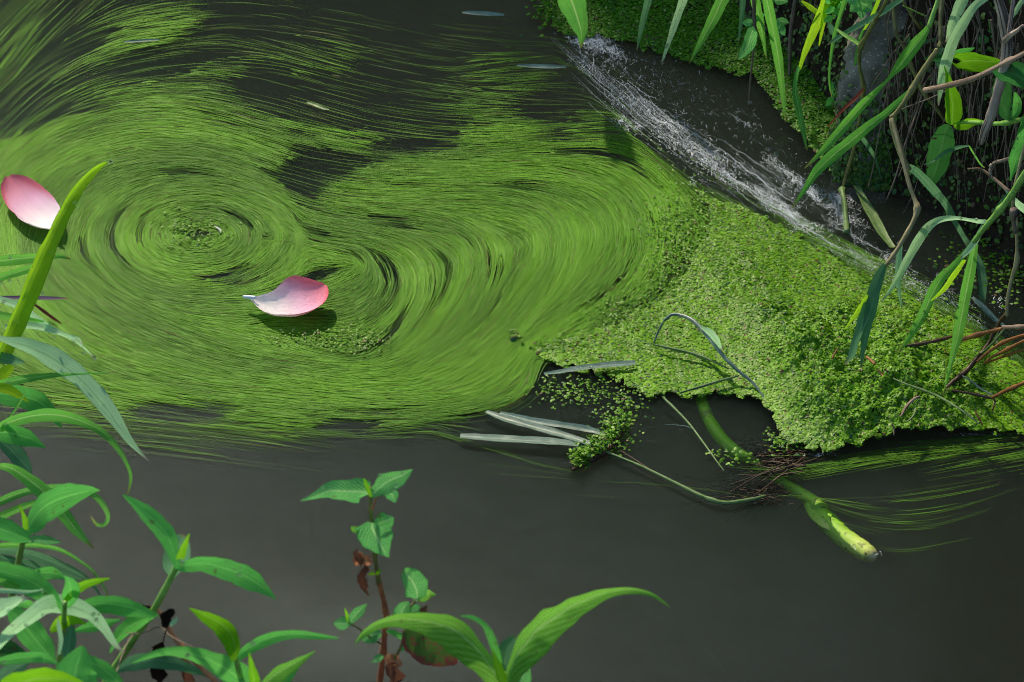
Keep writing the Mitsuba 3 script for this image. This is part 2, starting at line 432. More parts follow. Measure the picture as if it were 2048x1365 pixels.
for a_ in (14, 30, 50, 80, 115, 155, 195):
    th = np.linspace(0, 2 * np.pi, 28)
    LINES.append([(395 + a_ * math.cos(q) + 0.05 * a_, 472 + (0.50 + 0.0004 * a_) * a_ * math.sin(q) + 0.03 * a_) for q in th])
GX0, GY0, CELL = -200, -160, 8
GW, GH = 308, 212
gx, gy = np.meshgrid(GX0 + CELL * (np.arange(GW) + 0.5), GY0 + CELL * (np.arange(GH) + 0.5))
sx, sy, sc, ss = [], [], [], []
for L_ in LINES:
    P = np.array(L_, float)
    S = spline(np.c_[P, P * 0], max(4, int(np.linalg.norm(np.diff(P, axis=0), axis=1).sum() / 22)))[:, :2]
    g = np.gradient(S, axis=0)
    th = np.arctan2(g[:, 1], g[:, 0])
    sx.append(S[:, 0]); sy.append(S[:, 1]); sc.append(np.cos(2 * th)); ss.append(np.sin(2 * th))
sx, sy, sc, ss = map(np.concatenate, (sx, sy, sc, ss))
d2 = (gx.ravel()[:, None] - sx) ** 2 + ((gy.ravel()[:, None] - sy) * 1.25) ** 2
wt = 1.0 / (d2 + 60.0) ** 1.7
QC, QS = [((wt * s).sum(1) / wt.sum(1)).reshape(GH, GW) for s in (sc, ss)]
del d2, wt


def sample(G, x, y):
    return ndimage.map_coordinates(G, [(np.asarray(y) - GY0) / CELL - 0.5, (np.asarray(x) - GX0) / CELL - 0.5], order=1, mode='nearest')


def flow_angle(x, y):
    return 0.5 * np.arctan2(sample(QS, x, y), sample(QC, x, y))


def trace(x, y, steps, h):
    """Points along the current from (x, y): an array (steps + 1, n, 2)."""
    p = np.stack([x, y], -1).astype(float)
    out, last = [p], None
    for _ in range(steps):
        a = flow_angle(p[:, 0], p[:, 1])
        d = np.stack([np.cos(a), np.sin(a)], -1)
        if last is not None:
            d = d * np.sign((d * last).sum(1) + 1e-9)[:, None]
        m = p + d * np.asarray(h)[:, None] * 0.5
        a = flow_angle(m[:, 0], m[:, 1])
        e = np.stack([np.cos(a), np.sin(a)], -1)
        e = e * np.sign((e * d).sum(1) + 1e-9)[:, None]
        p = p + e * np.asarray(h)[:, None]
        last = e
        out.append(p)
    return np.stack(out)


def drawn_out(G, steps=9, h=9.0):
    """A noise grid drawn out along the current."""
    acc = G.copy()
    for sgn in (1, -1):
        tr = trace(gx.ravel(), gy.ravel(), steps, np.full(gx.size, h * sgn))
        for k in range(1, steps + 1):
            acc += sample(G, tr[k, :, 0], tr[k, :, 1]).reshape(GH, GW)
    acc /= 2 * steps + 1
    order = acc.ravel().argsort().argsort() / acc.size
    return order.reshape(acc.shape)


NOISE_A = drawn_out(ndimage.gaussian_filter(rng.standard_normal((GH, GW)), 0.5), 5, 9.0)
NOISE_B = drawn_out(ndimage.gaussian_filter(rng.standard_normal((GH, GW)), 1.6), 9, 10.0)
NOISE_C = drawn_out(ndimage.gaussian_filter(rng.standard_normal((GH, GW)), 2.6), 6, 10.0)
NOISE_D = 0.84 * NOISE_A + 0.16 * NOISE_C
NOISE_E = 0.25 * NOISE_A + 0.75 * NOISE_C
NOISE_E = (NOISE_E.ravel().argsort().argsort() / NOISE_E.size).reshape(GH, GW)
NOISE_D = (NOISE_D.ravel().argsort().argsort() / NOISE_D.size).reshape(GH, GW)


def area(polys, blur):
    """A map from (value, polygon) painted in turn, softened by blur photograph points."""
    G = np.zeros((GH, GW))
    for val, pts in polys:
        G[shapely.contains_xy(shapely.Polygon(pts), gx, gy)] = val
    return ndimage.gaussian_filter(G, blur / CELL)


COVER = area([
    (0.05, [(-200, -160), (1060, -160), (1060, 80), (1130, 200), (-200, 300)]),
    (0.22, [(-200, 330), (-200, 20), (30, 20), (150, 60), (110, 180), (60, 330)]),
    (0.30, [(380, 70), (620, 90), (860, 130), (1040, 40), (1060, 150), (1150, 140), (1300, 330), (560, 330), (420, 200)]),
    (0.07, [(640, -60), (930, -60), (930, 120), (760, 130), (640, 70)]),
    (0.44, [(900, 210), (1060, 195), (1180, 200), (1300, 300), (1000, 320), (760, 330), (560, 330)]),
    (0.46, [(160, 90), (260, 20), (400, 10), (430, 60), (430, 140), (420, 230), (330, 225), (230, 190), (90, 180), (90, 120)]),
    (0.0, [(80, 172), (200, 190), (240, 225), (200, 238), (90, 245)]),
    (0.72, [(-200, 300), (0, 270), (120, 225), (200, 225), (330, 225), (470, 270), (600, 300), (760, 330), (900, 285), (1060, 275), (1210, 285), (1300, 310), (1400, 380), (1450, 440), (1420, 560), (1330, 640), (1150, 730), (1075, 740), (1065, 790), (1010, 818), (850, 842), (700, 862), (500, 850), (350, 826), (180, 812), (-200, 770)]),
    (0.36, [(500, 325), (600, 310), (740, 340), (700, 400), (610, 425), (560, 395)]),
    (0.88, [(-200, 350), (60, 290), (250, 255), (420, 270), (540, 340), (620, 440), (900, 420), (1020, 350), (1200, 360), (1290, 450), (1280, 560), (1120, 690), (1040, 760), (900, 815), (650, 835), (400, 815), (180, 790), (-200, 720)]),
    (0.74, [(760, 400), (1000, 360), (1280, 350), (1390, 420), (1380, 600), (1150, 640), (950, 640), (820, 560)]),
    (0.76, [(60, 480), (200, 350), (400, 330), (520, 430), (900, 450), (960, 560), (850, 700), (700, 640), (450, 640), (200, 600)]),
], 26)
FRINGE = area([
    (0.36, [(-200, 770), (300, 830), (700, 870), (950, 840), (1000, 820), (900, 870), (600, 905), (200, 880), (-200, 880)]),
    (0.12, [(-200, 870), (600, 900), (900, 870), (1300, 960), (1500, 990), (1500, 1010), (1000, 985), (500, 930), (-200, 910)]),
    (0.20, [(880, 880), (1040, 895), (1200, 920), (1200, 960), (1040, 950)]),
    (0.16, [(1480, 970), (2200, 890), (2200, 1040), (1850, 1120), (1650, 1090)]),
    (0.80, [(1630, 925), (1700, 905), (1780, 893), (1880, 884), (2000, 880), (1880, 912), (1780, 935), (1700, 952), (1620, 955)]),
    (0.42, [(1900, 895), (2200, 880), (2200, 915), (1960, 935), (1760, 955)]),
    (0.95, [(1290, 310), (1380, 360), (1540, 440), (1700, 530), (1850, 605), (2000, 700), (2200, 790), (2200, 860), (1950, 700), (1780, 600), (1600, 510), (1440, 440), (1380, 420)]),
    (0.60, [(1480, 385), (1620, 450), (1740, 500), (1900, 600), (2060, 700), (2060, 740), (1850, 620), (1620, 490), (1500, 410)]),
    (0.35, [(1500, 800), (1060, 770), (1100, 770), (1300, 800), (1260, 830), (1080, 830)]),
], 9)

# ------------------------------------------------------------------ water and bed
RIFFLE = area([
    (1.0, [(1090, 60), (1200, 80), (1330, 130), (1540, 220), (1680, 350), (1800, 430), (2000, 560), (2200, 700), (2200, 850), (1980, 690), (1780, 560), (1600, 480), (1450, 400), (1330, 300), (1200, 200), (1130, 150)]),
    (0.45, [(1330, 130), (1540, 220), (1680, 350), (1600, 400), (1480, 310), (1330, 200), (1200, 110)]),
], 22)


def water_height(x, y):
    """The water's surface: nearly still in the pool, riffled in the race beside the bank."""
    x, y = np.asarray(x, float), np.asarray(y, float)
    px = to_px(np.stack([x, y, np.zeros_like(x)], -1))
    k = sample(RIFFLE, px[..., 0], px[..., 1])
    k = np.where((px[..., 1] < -150) | (px[..., 1] > 1500), 0.0, k)
    q = lambda f, s, ang=0.0: meshkit.noise(np.stack([(x * math.cos(ang) + y * math.sin(ang)) * f, (y * math.cos(ang) - x * math.sin(ang)) * f * 1.7, np.full_like(x, s)], -1), int(s)) - 0.5
    calm = 0.0007 * q(9, 3) + 0.0003 * q(23, 5) + 0.00020 * q(62, 6, 0.3) + 0.00014 * q(115, 7, -0.4)
    rough = 0.0040 * q(38, 1, -0.6) + 0.0026 * q(85, 2, -0.6) + 0.0010 * q(170, 4, -0.6)
    return calm + k * rough


fine = np.arange(-0.62, 0.80, 0.0042)
xs = np.r_[-12, -6, -3, -1.8, -1.2, -0.9, -0.7, fine, 0.9, 1.1, 1.5, 2.5, 5, 10]
fine = np.arange(-0.52, 0.90, 0.0042)
ys = np.r_[-1.2, -0.9, -0.75, -0.62, fine, 1.0, 1.2, 1.6, 2.4, 4, 8, 16]
X, Y = np.meshgrid(xs, ys, indexing='ij')
Z = water_height(X.ravel(), Y.ravel())
solo('water', (np.c_[X.ravel(), Y.ravel(), Z], grid_faces(len(xs), len(ys))[:, ::-1]), 'mat_water',
     'dark slow stream water with an eddy, riffled beside the right bank', kind='structure', smooth=True, interior={'type': 'ref', 'id': 'murk'})
bx = np.r_[-12, -6, -3, np.arange(-1.6, 1.9, 0.05), 3, 6, 10]
by = np.r_[-1.2, np.arange(-1.0, 1.9, 0.05), 3, 6, 16]
X, Y = np.meshgrid(bx, by, indexing='ij')
Z = -0.11 + 0.03 * (meshkit.fbm(np.stack([X * 3, Y * 3, X * 0], -1), 3, 11) - 0.5)
Z = Z + 0.098 * np.exp(-((X + 0.08) / 0.27) ** 2 - ((Y + 0.44) / 0.17) ** 2) + 0.07 * np.exp(-((X + 0.42) / 0.22) ** 2 - ((Y + 0.30) / 0.14) ** 2) + 0.085 * np.exp(-((X + 0.62) / 0.20) ** 2 - ((Y - 0.66) / 0.3) ** 2)
solo('stream_bed', (np.c_[X.ravel(), Y.ravel(), Z.ravel()], grid_faces(len(bx), len(by))[:, ::-1]), 'mat_mud',
     'muddy brown bed seen dimly through the shallow water', kind='structure', smooth=True)


# ------------------------------------------------------------------ drifting weed: strands lying along the current
def strands(x, y, length, width, col, steps=9, z0=0.0012, z1=0.0045, sign=None):
    """Thin floating strands from photograph points (x, y), length and width in photograph points; col (n, 3). Returns (mesh, colours)."""
    n = len(x)
    tr = trace(x, y, steps, length / steps * (np.where(rng.random(n) < 0.5, -1, 1) if sign is None else sign))
    f = np.linspace(0, 1, steps + 1)
    P = at(tr[..., 0], tr[..., 1])
    lift = (z0 + (z1 - z0) * rng.random(n))[None] * (0.55 + 0.45 * np.sin(np.pi * f))[:, None]
    P[..., 2] = water_height(P[..., 0], P[..., 1]) + lift
    t = unit(np.gradient(P, axis=0))
    s = unit(np.cross(t, [0, 0, 1.0]))
    w = width[None] * px_size(P) / 2 * (np.sin(np.pi * np.clip(f, 0.04, 0.96)) ** 0.6)[:, None]
    tilt = rng.normal(0, 0.12, n)[None, :, None]
    s = s + tilt * np.array([0, 0, 1.0])
    V = np.stack([P - s * w[..., None], P + s * w[..., None]], 2)          # (steps+1, n, 2, 3)
    V = V.transpose(1, 0, 2, 3).reshape(-1, 3)
    base = np.arange(n)[:, None] * (2 * (steps + 1)) + (2 * np.arange(steps))[None]
    F = np.concatenate([np.stack([base, base + 1, base + 3], -1).reshape(-1, 3), np.stack([base, base + 3, base + 2], -1).reshape(-1, 3)])
    return (V, F), np.repeat(col, 2 * (steps + 1), axis=0)


def weed_colour(n, x, y, lo=0.86, hi=1.14):
    b = sample(NOISE_B, x, y)
    k = np.clip(0.32 * rng.random(n) + 0.68 * b, 0, 1)[:, None]
    c = np.array([0.040, 0.145, 0.007]) * (1 - k) + np.array([0.125, 0.34, 0.014]) * k
    odd = rng.random(n)
    c[odd < 0.02] = [0.08, 0.10, 0.02]
    c[odd > 0.97] = [0.16, 0.33, 0.04]
    return c * (lo + (hi - lo) * rng.random((n, 1)))


def seed(n, G, cut=None):
    x, y = rng.uniform(-150, 2200, n), rng.uniform(-140, 1250, n)
    dens = sample(G, x, y)
    a = np.where(dens < 0.62, sample(NOISE_E, x, y), sample(NOISE_D, x, y))
    a = a + rng.normal(0, 1, n) * (0.02 + 0.12 * (1 - dens))
    keep = (a < 1.02 * dens) & (dens > 0.02) & (rng.random(n) < np.clip(dens * 1.3, 0, 1) ** 1.3)
    return x[keep], y[keep]


STILL = area([(0.72, [(1190, 340), (1400, 380), (1450, 460), (1380, 640), (1120, 740), (1150, 600), (1210, 480)]), (1.0, [(1330, 380), (1500, 440), (1640, 510), (1780, 590), (1950, 700), (2200, 860), (2200, 890), (1600, 930), (1200, 760), (1110, 725), (1220, 650), (1300, 560), (1340, 470)])], 45)
V_, C_ = [], []
# (seeds, widths, lengths, height, how closely they keep to the dense drift)
for n, wlo, whi, llo, lhi, z1, hard, m in ((42000, 3.2, 6.0, 40, 110, 0.0014, 2, 7), (150000, 1.3, 2.8, 26, 105, 0.0022, 1, 5), (190000, 0.6, 1.3, 40, 150, 0.0026, 0, 5)):
    x, y = rng.uniform(-150, 2200, n), rng.uniform(-140, 1250, n)
    dens = sample(COVER, x, y)
    low = dens < 0.62
    a = np.where(low, sample(NOISE_E, x, y), sample(NOISE_D, x, y))
    soft = (0.02, 0.05, 0.12)[2 - hard] + 0.10 * (1 - dens)
    a = a + rng.normal(0, 1, n) * soft
    p = np.clip(dens * 1.3, 0, 1) ** (2.0, 2.2, 4.0)[hard]
    keep = (a < 1.02 * dens) & (dens > 0.015) & (rng.random(n) < p)
    x, y = x[keep], y[keep]
    still = sample(STILL, x, y)
    r = np.hypot(x - 395, (y - 470) * 2)
    ln = rng.uniform(llo, lhi, len(x)) * np.clip(1.0 - 0.93 * still, 0.07, 1) * np.clip(0.10 + r / 260, 0.15, 1)
    lobe = np.exp(-((x - 690) / 110) ** 2 - ((y - 560) / 90) ** 2)
    ln = ln * (1 - 0.6 * lobe)
    sg = np.where(rng.random(len(x)) < 0.5, -1.0, 1.0)
    cut = 0.03 + np.abs(rng.normal(0, (0.22, 0.10, 0.05)[hard], len(x))) + 0.22 * np.clip(0.85 - sample(COVER, x, y), 0, 0.4)
    ends = trace(x, y, 3, ln / 3 * sg)                      # a strand that would lie across a gap is cut short
    for q in (1, 2, 3):
        ex, ey = ends[q, :, 0], ends[q, :, 1]
        de = sample(COVER, ex, ey)
        over = np.where(de < 0.62, sample(NOISE_E, ex, ey), sample(NOISE_D, ex, ey)) > 1.02 * de + cut
        ln = np.where(over & (ln * q / 3 > 14), np.minimum(ln, np.maximum(ln * (q - 0.75) / 3, 12)), ln)
    wd = rng.uniform(wlo, whi, len(x)) * (1 + 0.9 * still * (hard == 0))
    (v, f), c = strands(x, y, ln, wd, weed_colour(len(x), x, y), m, 0.0012, z1, sg)
    V_.append((v, f)); C_.append(c)
for n, wlo, whi, llo, lhi in ((26000, 0.9, 2.0, 50, 200), (70000, 0.4, 0.9, 90, 300)):
    x, y = seed(n, FRINGE)
    (v, f), c = strands(x, y, rng.uniform(llo, lhi, len(x)) * np.clip(1 - 0.6 * sample(STILL, x, y), 0.3, 1), rng.uniform(wlo, whi, len(x)), weed_colour(len(x), x, y, 0.7, 1.0), 7, 0.0010, 0.0030)
    V_.append((v, f)); C_.append(c)
VEIL = area([(1.0, [(-200, -100), (600, -100), (930, 20), (1050, 90), (1150, 170), (1290, 300), (1000, 330), (700, 330), (520, 330), (200, 240), (-200, 330)]), (0.35, [(560, -160), (930, -160), (930, 130), (760, 140), (620, 60)])], 40)
n = 6500
x, y = rng.uniform(-150, 1350, n), rng.uniform(-140, 380, n)
keep = rng.random(n) < 0.26 * sample(VEIL, x, y) * (0.25 + 1.2 * sample(NOISE_C, x, y) * (sample(NOISE_A, x, y) > 0.35))
x, y = x[keep], y[keep]
(v, f), c = strands(x, y, rng.uniform(50, 190, len(x)), rng.uniform(0.5, 1.5, len(x)), weed_colour(len(x), x, y, 0.6, 1.0), 6, 0.0010, 0.0025)
V_.append((v, f)); C_.append(c)
off = np.cumsum([0] + [len(v) for v, _ in V_])
solo('drifting_weed', (np.vstack([v for v, _ in V_]), np.vstack([f + o for (_, f), o in zip(V_, off)])), 'mat_weed',
     'bright green floating weed drawn into swirling strands by the eddy', 'water weed', kind='stuff', color=np.vstack(C_), smooth=True)


# ------------------------------------------------------------------ fronds: the still mat, the strip along the bank, clumps
def fronds(P, N, size, col, stretch=1.35, sides=6, dome=0.25):
    """Small domed duckweed fronds at P with normals N."""
    n = len(P)
    a = unit(np.cross(N, rng.normal(size=(n, 3))))
    b = np.cross(N, a)
    g = np.arange(sides) * 2 * np.pi / sides
    ring = P[:, None] + size[:, None, None] * (stretch * np.cos(g)[None, :, None] * a[:, None] + np.sin(g)[None, :, None] * b[:, None])
    top = P + N * (size * dome)[:, None]
    V = np.concatenate([ring, top[:, None]], 1).reshape(-1, 3)
    k = np.arange(n)[:, None] * (sides + 1)
    i = np.arange(sides)[None]
    F = np.stack([k + i, k + (i + 1) % sides, np.broadcast_to(k + sides, (n, sides))], -1).reshape(-1, 3)
    return (V, F), np.repeat(col, sides + 1, axis=0)


def frond_colour(n, k, dark=(0.032, 0.125, 0.004), light=(0.155, 0.37, 0.014)):
    k = np.clip(k + rng.normal(0, 0.22, n), 0, 1)[:, None]
    c = np.array(dark) * (1 - k) + np.array(light) * k
    odd = rng.random(n)
    c[odd < 0.03] = [0.10, 0.06, 0.03]
    c[odd > 0.975] = [0.24, 0.36, 0.10]
    c[(odd > 0.03) & (odd < 0.10)] = [0.03, 0.11, 0.035]
    return c


MAT_POLY = shapely.Polygon([(1405, 395), (1500, 425), (1640, 505), (1780, 585), (1900, 650), (2000, 720), (2200, 830), (2200, 862), (2048, 872), (1960, 876), (1880, 882), (1820, 884), (1760, 892), (1720, 905), (1690, 913), (1645, 917), (1610, 900), (1572, 893), (1560, 870), (1545, 852), (1538, 830), (1522, 812), (1490, 800), (1455, 790), (1420, 795), (1370, 797), (1330, 790), (1295, 796), (1262, 778), (1235, 765), (1200, 752), (1160, 748), (1120, 735), (1072, 718), (1085, 700), (1130, 690), (1250, 645), (1350, 595), (1395, 520), (1420, 460)])
HUMPS = [(1620, 690, 80, 0.014), (1540, 640, 40, 0.008), (1690, 640, 36, 0.007), (1620, 830, 50, 0.010), (1800, 800, 50, 0.008), (1720, 800, 120, 0.014), (1560, 740, 60, 0.008), (1850, 850, 110, 0.013), (1690, 870, 60, 0.012), (1480, 560, 110, 0.008), (1800, 690, 110, 0.012), (1940, 800, 80, 0.012), (1640, 760, 40, 0.010)]


def mat_height(u, v):
    u, v = np.asarray(u, float), np.asarray(v, float)
    h = 0.0025 + sum(a * np.exp(-((u - x) ** 2 + ((v - y) * 1.5) ** 2) / (2 * (s * 0.75) ** 2)) for x, y, s, a in HUMPS)
    rough = np.clip((h - 0.006) * 60, 0.12, 1)
    q = np.stack([u / 26, v / 17, u * 0], -1)
    return h + rough * (0.021 * (meshkit.fbm(q, 3, 5) - 0.5) + 0.004 * (meshkit.noise(q * 3.1, 8) - 0.5))


def inside(poly, n, box, jitter=9.0):
    u, v = rng.uniform(box[0], box[2], n), rng.uniform(box[1], box[3], n)
    nz = np.stack([u / 13, v / 9, u * 0], -1)
    uu, vv = u + jitter * 2 * (meshkit.noise(nz, 21) - 0.5), v + jitter * 2 * (meshkit.noise(nz, 22) - 0.5)
    k = shapely.contains_xy(poly, uu, vv)
    return u[k], v[k]


def mat_points(u, v):
    """Mat surface points over the water points (u, v), lifted straight up, and their normals."""
    e = 3.0
    f = lambda a, b: at(a, b) + mat_height(a, b)[..., None] * np.array([0, 0, 1.0])
    P = f(u, v)
    N = unit(np.cross(f(u + e, v) - f(u - e, v), f(u, v - e) - f(u, v + e)))
    return P, N


gu, gv = np.meshgrid(np.arange(1060, 2208, 7.0), np.arange(385, 930, 5.0), indexing='ij')
P, _ = mat_points(gu.ravel(), gv.ravel())
P[:, 2] -= 0.0015
F = grid_faces(*gu.shape)
ok = shapely.contains_xy(MAT_POLY.buffer(-5), gu.ravel(), gv.ravel())
F = F[ok[F].all(1)]
mat = thing('weed_mat', 'thick lumpy mat of pale green duckweed packed against the right bank', 'duckweed mat', kind='stuff')
nz = meshkit.fbm(np.c_[gu.ravel() / 30, gv.ravel() / 20, gu.ravel() * 0], 3, 6)[:, None]
part(mat, 'underlayer', (P, F[:, ::-1]), 'mat_weed', kind='stuff', color=np.array([0.02, 0.055, 0.008]) * (0.6 + nz), smooth=True)
u, v = inside(MAT_POLY, 330000, (1060, 380, 2200, 925))
P, N = mat_points(u, v)
calm = np.clip((u - 1100) / 500, 0, 1)
N = unit(N + rng.normal(0, 1, (len(u), 3)) * (0.10 + 0.24 * np.clip((P[:, 2] - 0.004) * 70, 0.0, 1))[:, None])
N = N * np.sign(N[:, 2:] + 1e-9)
P = P + np.array([0, 0, 1.0]) * rng.uniform(0, 0.0025, (len(u), 1))
q = np.stack([u / 45, v / 28, u * 0], -1)
k = 0.15 + 0.75 * meshkit.fbm(q, 3, 31) * (0.55 + 0.6 * np.clip((v - 450) / 350, 0, 1)) + 0.12
(vv, ff), cc = fronds(P, N, rng.uniform(0.0008, 0.0016, len(u)), frond_colour(len(u), k), 1.3, 5)
part(mat, 'fronds', (vv, ff), 'mat_frond', kind='stuff', color=cc, smooth=True)

STRIP_POLY = shapely.Polygon([(1085, -120), (1095, 20), (1100, 50), (1118, 70), (1160, 76), (1210, 74), (1240, 84), (1280, 100), (1340, 118), (1390, 134), (1440, 146), (1500, 160), (1535, 190), (1545, 215), (1560, 240), (1585, 262), (1600, 285), (1630, 320), (1665, 350), (1710, 360), (1720, 300), (1690, 230), (1640, 180), (1600, 110), (1520, 60), (1470, -120)])
u, v = inside(STRIP_POLY, 90000, (1070, -120, 1730, 370), 10)
P = at(u, v)
P[:, 2] = 0.002 + 0.012 * np.clip((u - 1250) / 400, 0, 1) * meshkit.fbm(np.c_[u / 30, v / 20, u * 0], 3, 41) + rng.uniform(0, 0.002, len(u))
N = unit(np.array([0, 0, 1.0]) + rng.normal(0, 0.22, (len(u), 3)))
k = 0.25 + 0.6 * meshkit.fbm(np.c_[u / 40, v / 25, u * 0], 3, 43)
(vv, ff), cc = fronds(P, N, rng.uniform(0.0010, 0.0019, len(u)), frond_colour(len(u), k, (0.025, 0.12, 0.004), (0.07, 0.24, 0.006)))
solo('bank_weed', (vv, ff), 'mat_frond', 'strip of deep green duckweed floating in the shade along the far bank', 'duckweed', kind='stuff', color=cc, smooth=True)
# loose fronds that have come away
uu, vv_, sz = [], [], []
for cx, cy, rx, ry, n, s in ((1085, 25, 22, 34, 110, 0.0026), (1150, 785, 75, 26, 260, 0.0014), (1240, 800, 60, 30, 130, 0.0014), (1230, 870, 36, 34, 300, 0.0014), (1205, 895, 34, 16, 300, 0.0014), (1165, 930, 16, 10, 80, 0.0014), (1575, 885, 36, 16, 260, 0.0015), (1135, 700, 60, 14, 200, 0.0016), (640, 680, 90, 20, 200, 0.0012), (715, 690, 45, 16, 160, 0.0013), (1950, 520, 70, 60, 160, 0.0020), (2020, 560, 40, 50, 120, 0.0020), (1460, 920, 50, 14, 50, 0.0016), (390, 470, 60, 30, 160, 0.0014), (1360, 500, 60, 110, 1500, 0.0013), (1270, 640, 70, 40, 700, 0.0013), (1150, 700, 50, 16, 300, 0.0013), (1027, 676, 12, 7, 70, 0.0014)):
    uu.append(rng.normal(cx, rx * 0.6, n)); vv_.append(rng.normal(cy, ry * 0.6, n)); sz.append(np.full(n, s))
u, v, s = map(np.concatenate, (uu, vv_, sz))
P = at(u, v)
P[:, 2] = water_height(P[:, 0], P[:, 1]) + rng.uniform(0.001, 0.006, len(u))
N = unit(np.array([0, 0, 1.0]) + rng.normal(0, 0.2, (len(u), 3)))
(vv, ff), cc = fronds(P, N, s * rng.uniform(0.6, 1.1, len(u)), frond_colour(len(u), 0.35 + 0 * u))
solo('loose_weed', (vv, ff), 'mat_frond', 'scattered loose duckweed fronds at the edges of the drift and the mat', 'duckweed', kind='stuff', color=cc, smooth=True)

# ------------------------------------------------------------------ foam threads and bubbles of the race
RIDGES = [([(1125, 80), (1165, 120), (1230, 175), (1300, 235), (1370, 290), (1430, 330), (1490, 368), (1570, 425), (1640, 470), (1740, 520), (1800, 560), (1900, 610)], 22, 2300),
          ([(1150, 78), (1200, 90), (1240, 120)], 12, 700),
          ([(1390, 300), (1460, 345), (1530, 395), (1600, 440), (1660, 470)], 14, 800),
          ([(1535, 315), (1580, 350), (1630, 390), (1690, 425), (1690, 450)], 13, 1000),
          ([(1680, 400), (1690, 440), (1700, 470)], 16, 350),
          ([(1250, 130), (1340, 190), (1450, 230), (1540, 290)], 34, 350),
          ([(1240, 240), (1275, 262)], 9, 120),
          ([(1690, 480), (1780, 530), (1880, 590), (2000, 680), (2060, 750)], 16, 420),
          ([(1690, 345), (1730, 370), (1800, 385)], 6, 180)]
V_, F_, o = [], [], 0


def thread(P2, w):
    global o
    P = at(P2[:, 0], P2[:, 1])
    P[:, 2] = water_height(P[:, 0], P[:, 1]) + 0.0022
    t = unit(np.gradient(P, axis=0))
    s = unit(np.cross(t, [0, 0, 1.0])) * (w * px_size(P) / 2 * np.sin(np.pi * np.linspace(0.12, 0.88, len(P))))[:, None]
    top = P + np.array([0, 0, 0.25]) * np.linalg.norm(s, axis=1)[:, None]
    V_.append(np.stack([P - s, top, P + s], 1).reshape(-1, 3))
    F_.append(grid_faces(len(P), 3)[:, ::-1] + o)
    o += 3 * len(P)


for pts, spread, n in RIDGES:
    R = spline(np.c_[np.array(pts, float), np.zeros(len(pts))], 120)[:, :2]
    for _ in range(n):
        c = R[rng.integers(0, 120)] + rng.normal(0, 1, 2) * spread * np.array([1, 0.7])
        if sample(NOISE_A, c[:1], c[1:])[0] > 0.52 + 0.3 * rng.random():
            continue
        a = float(flow_angle(c[:1], c[1:])[0]) + rng.normal(0, 0.9)
        m = 6
        ang = a + np.cumsum(rng.normal(0, 0.55, m))
        st = rng.uniform(0.8, 2.4)
        P2 = c + np.vstack([[0, 0], np.cumsum(np.c_[np.cos(ang), np.sin(ang) * 0.8] * st, 0)])
        thread(P2, rng.uniform(0.14, 0.34) * rng.choice([1, 1, 1, 1, 2.4]))
    for _ in range(max(3, n // 150)):
        k = rng.integers(0, 80)
        m = rng.integers(14, 36)
        P2 = R[k:k + m] + rng.normal(0, 1, 2) * spread * 0.6
        P2 = P2 + np.cumsum(rng.normal(0, 1.1, P2.shape), 0) * 0.8 + rng.normal(0, 0.7, P2.shape)
        thread(P2, rng.uniform(0.4, 1.1))
for pts, spread, n in RIDGES[:4]:                       # silky filaments that run with the water
    R = spline(np.c_[np.array(pts, float), np.zeros(len(pts))], 120)[:, :2]
    for _ in range(n // 6):
        k, m = rng.integers(0, 95), rng.integers(8, 24)
        f = np.linspace(0, 1, len(R[k:k + m]))[:, None]
        o2 = rng.normal(0, 1, 2) * spread * 0.9
        mid = R[k + len(f) // 2] + o2
        if sample(NOISE_A, mid[:1], mid[1:])[0] > 0.5:
            continue
        thread(R[k:k + m] + o2 + np.sin(f * rng.uniform(3, 9) + rng.uniform(0, 6)) * rng.normal(0, 2, 2), rng.uniform(0.12, 0.30))
for cx, cy, rx, ry, n in ((1420, 330, 46, 34, 130), (1460, 352, 22, 14, 90), (1600, 370, 60, 42, 110), (1190, 100, 40, 18, 60), (1260, 190, 60, 44, 90), (1600, 462, 40, 14, 70), (1385, 368, 18, 8, 30), (1690, 440, 20, 26, 40), (1790, 556, 60, 26, 50), (1995, 610, 22, 16, 40), (1350, 280, 50, 40, 120), (1345, 690, 4, 3, 3), (1745, 1112, 14, 5, 26), (1712, 1096, 7, 9, 20), (1640, 913, 30, 3, 40), (1950, 873, 60, 3, 30)):
    for _ in range(n):
        c = np.array([rng.normal(cx, rx * 0.55), rng.normal(cy, ry * 0.55)])
        a = rng.uniform(0, 6.28)
        e = np.array([math.cos(a), math.sin(a) * 0.7]) * rng.uniform(0.6, 1.6)
        thread(np.stack([c - e, c, c + e + rng.normal(0, 0.4, 2)]), rng.uniform(0.8, 2.2))
solo('foam', (np.vstack(V_), np.vstack(F_)), 'mat_foam', 'fine white foam threads on the quick dark water of the race', 'foam', kind='stuff', smooth=True)

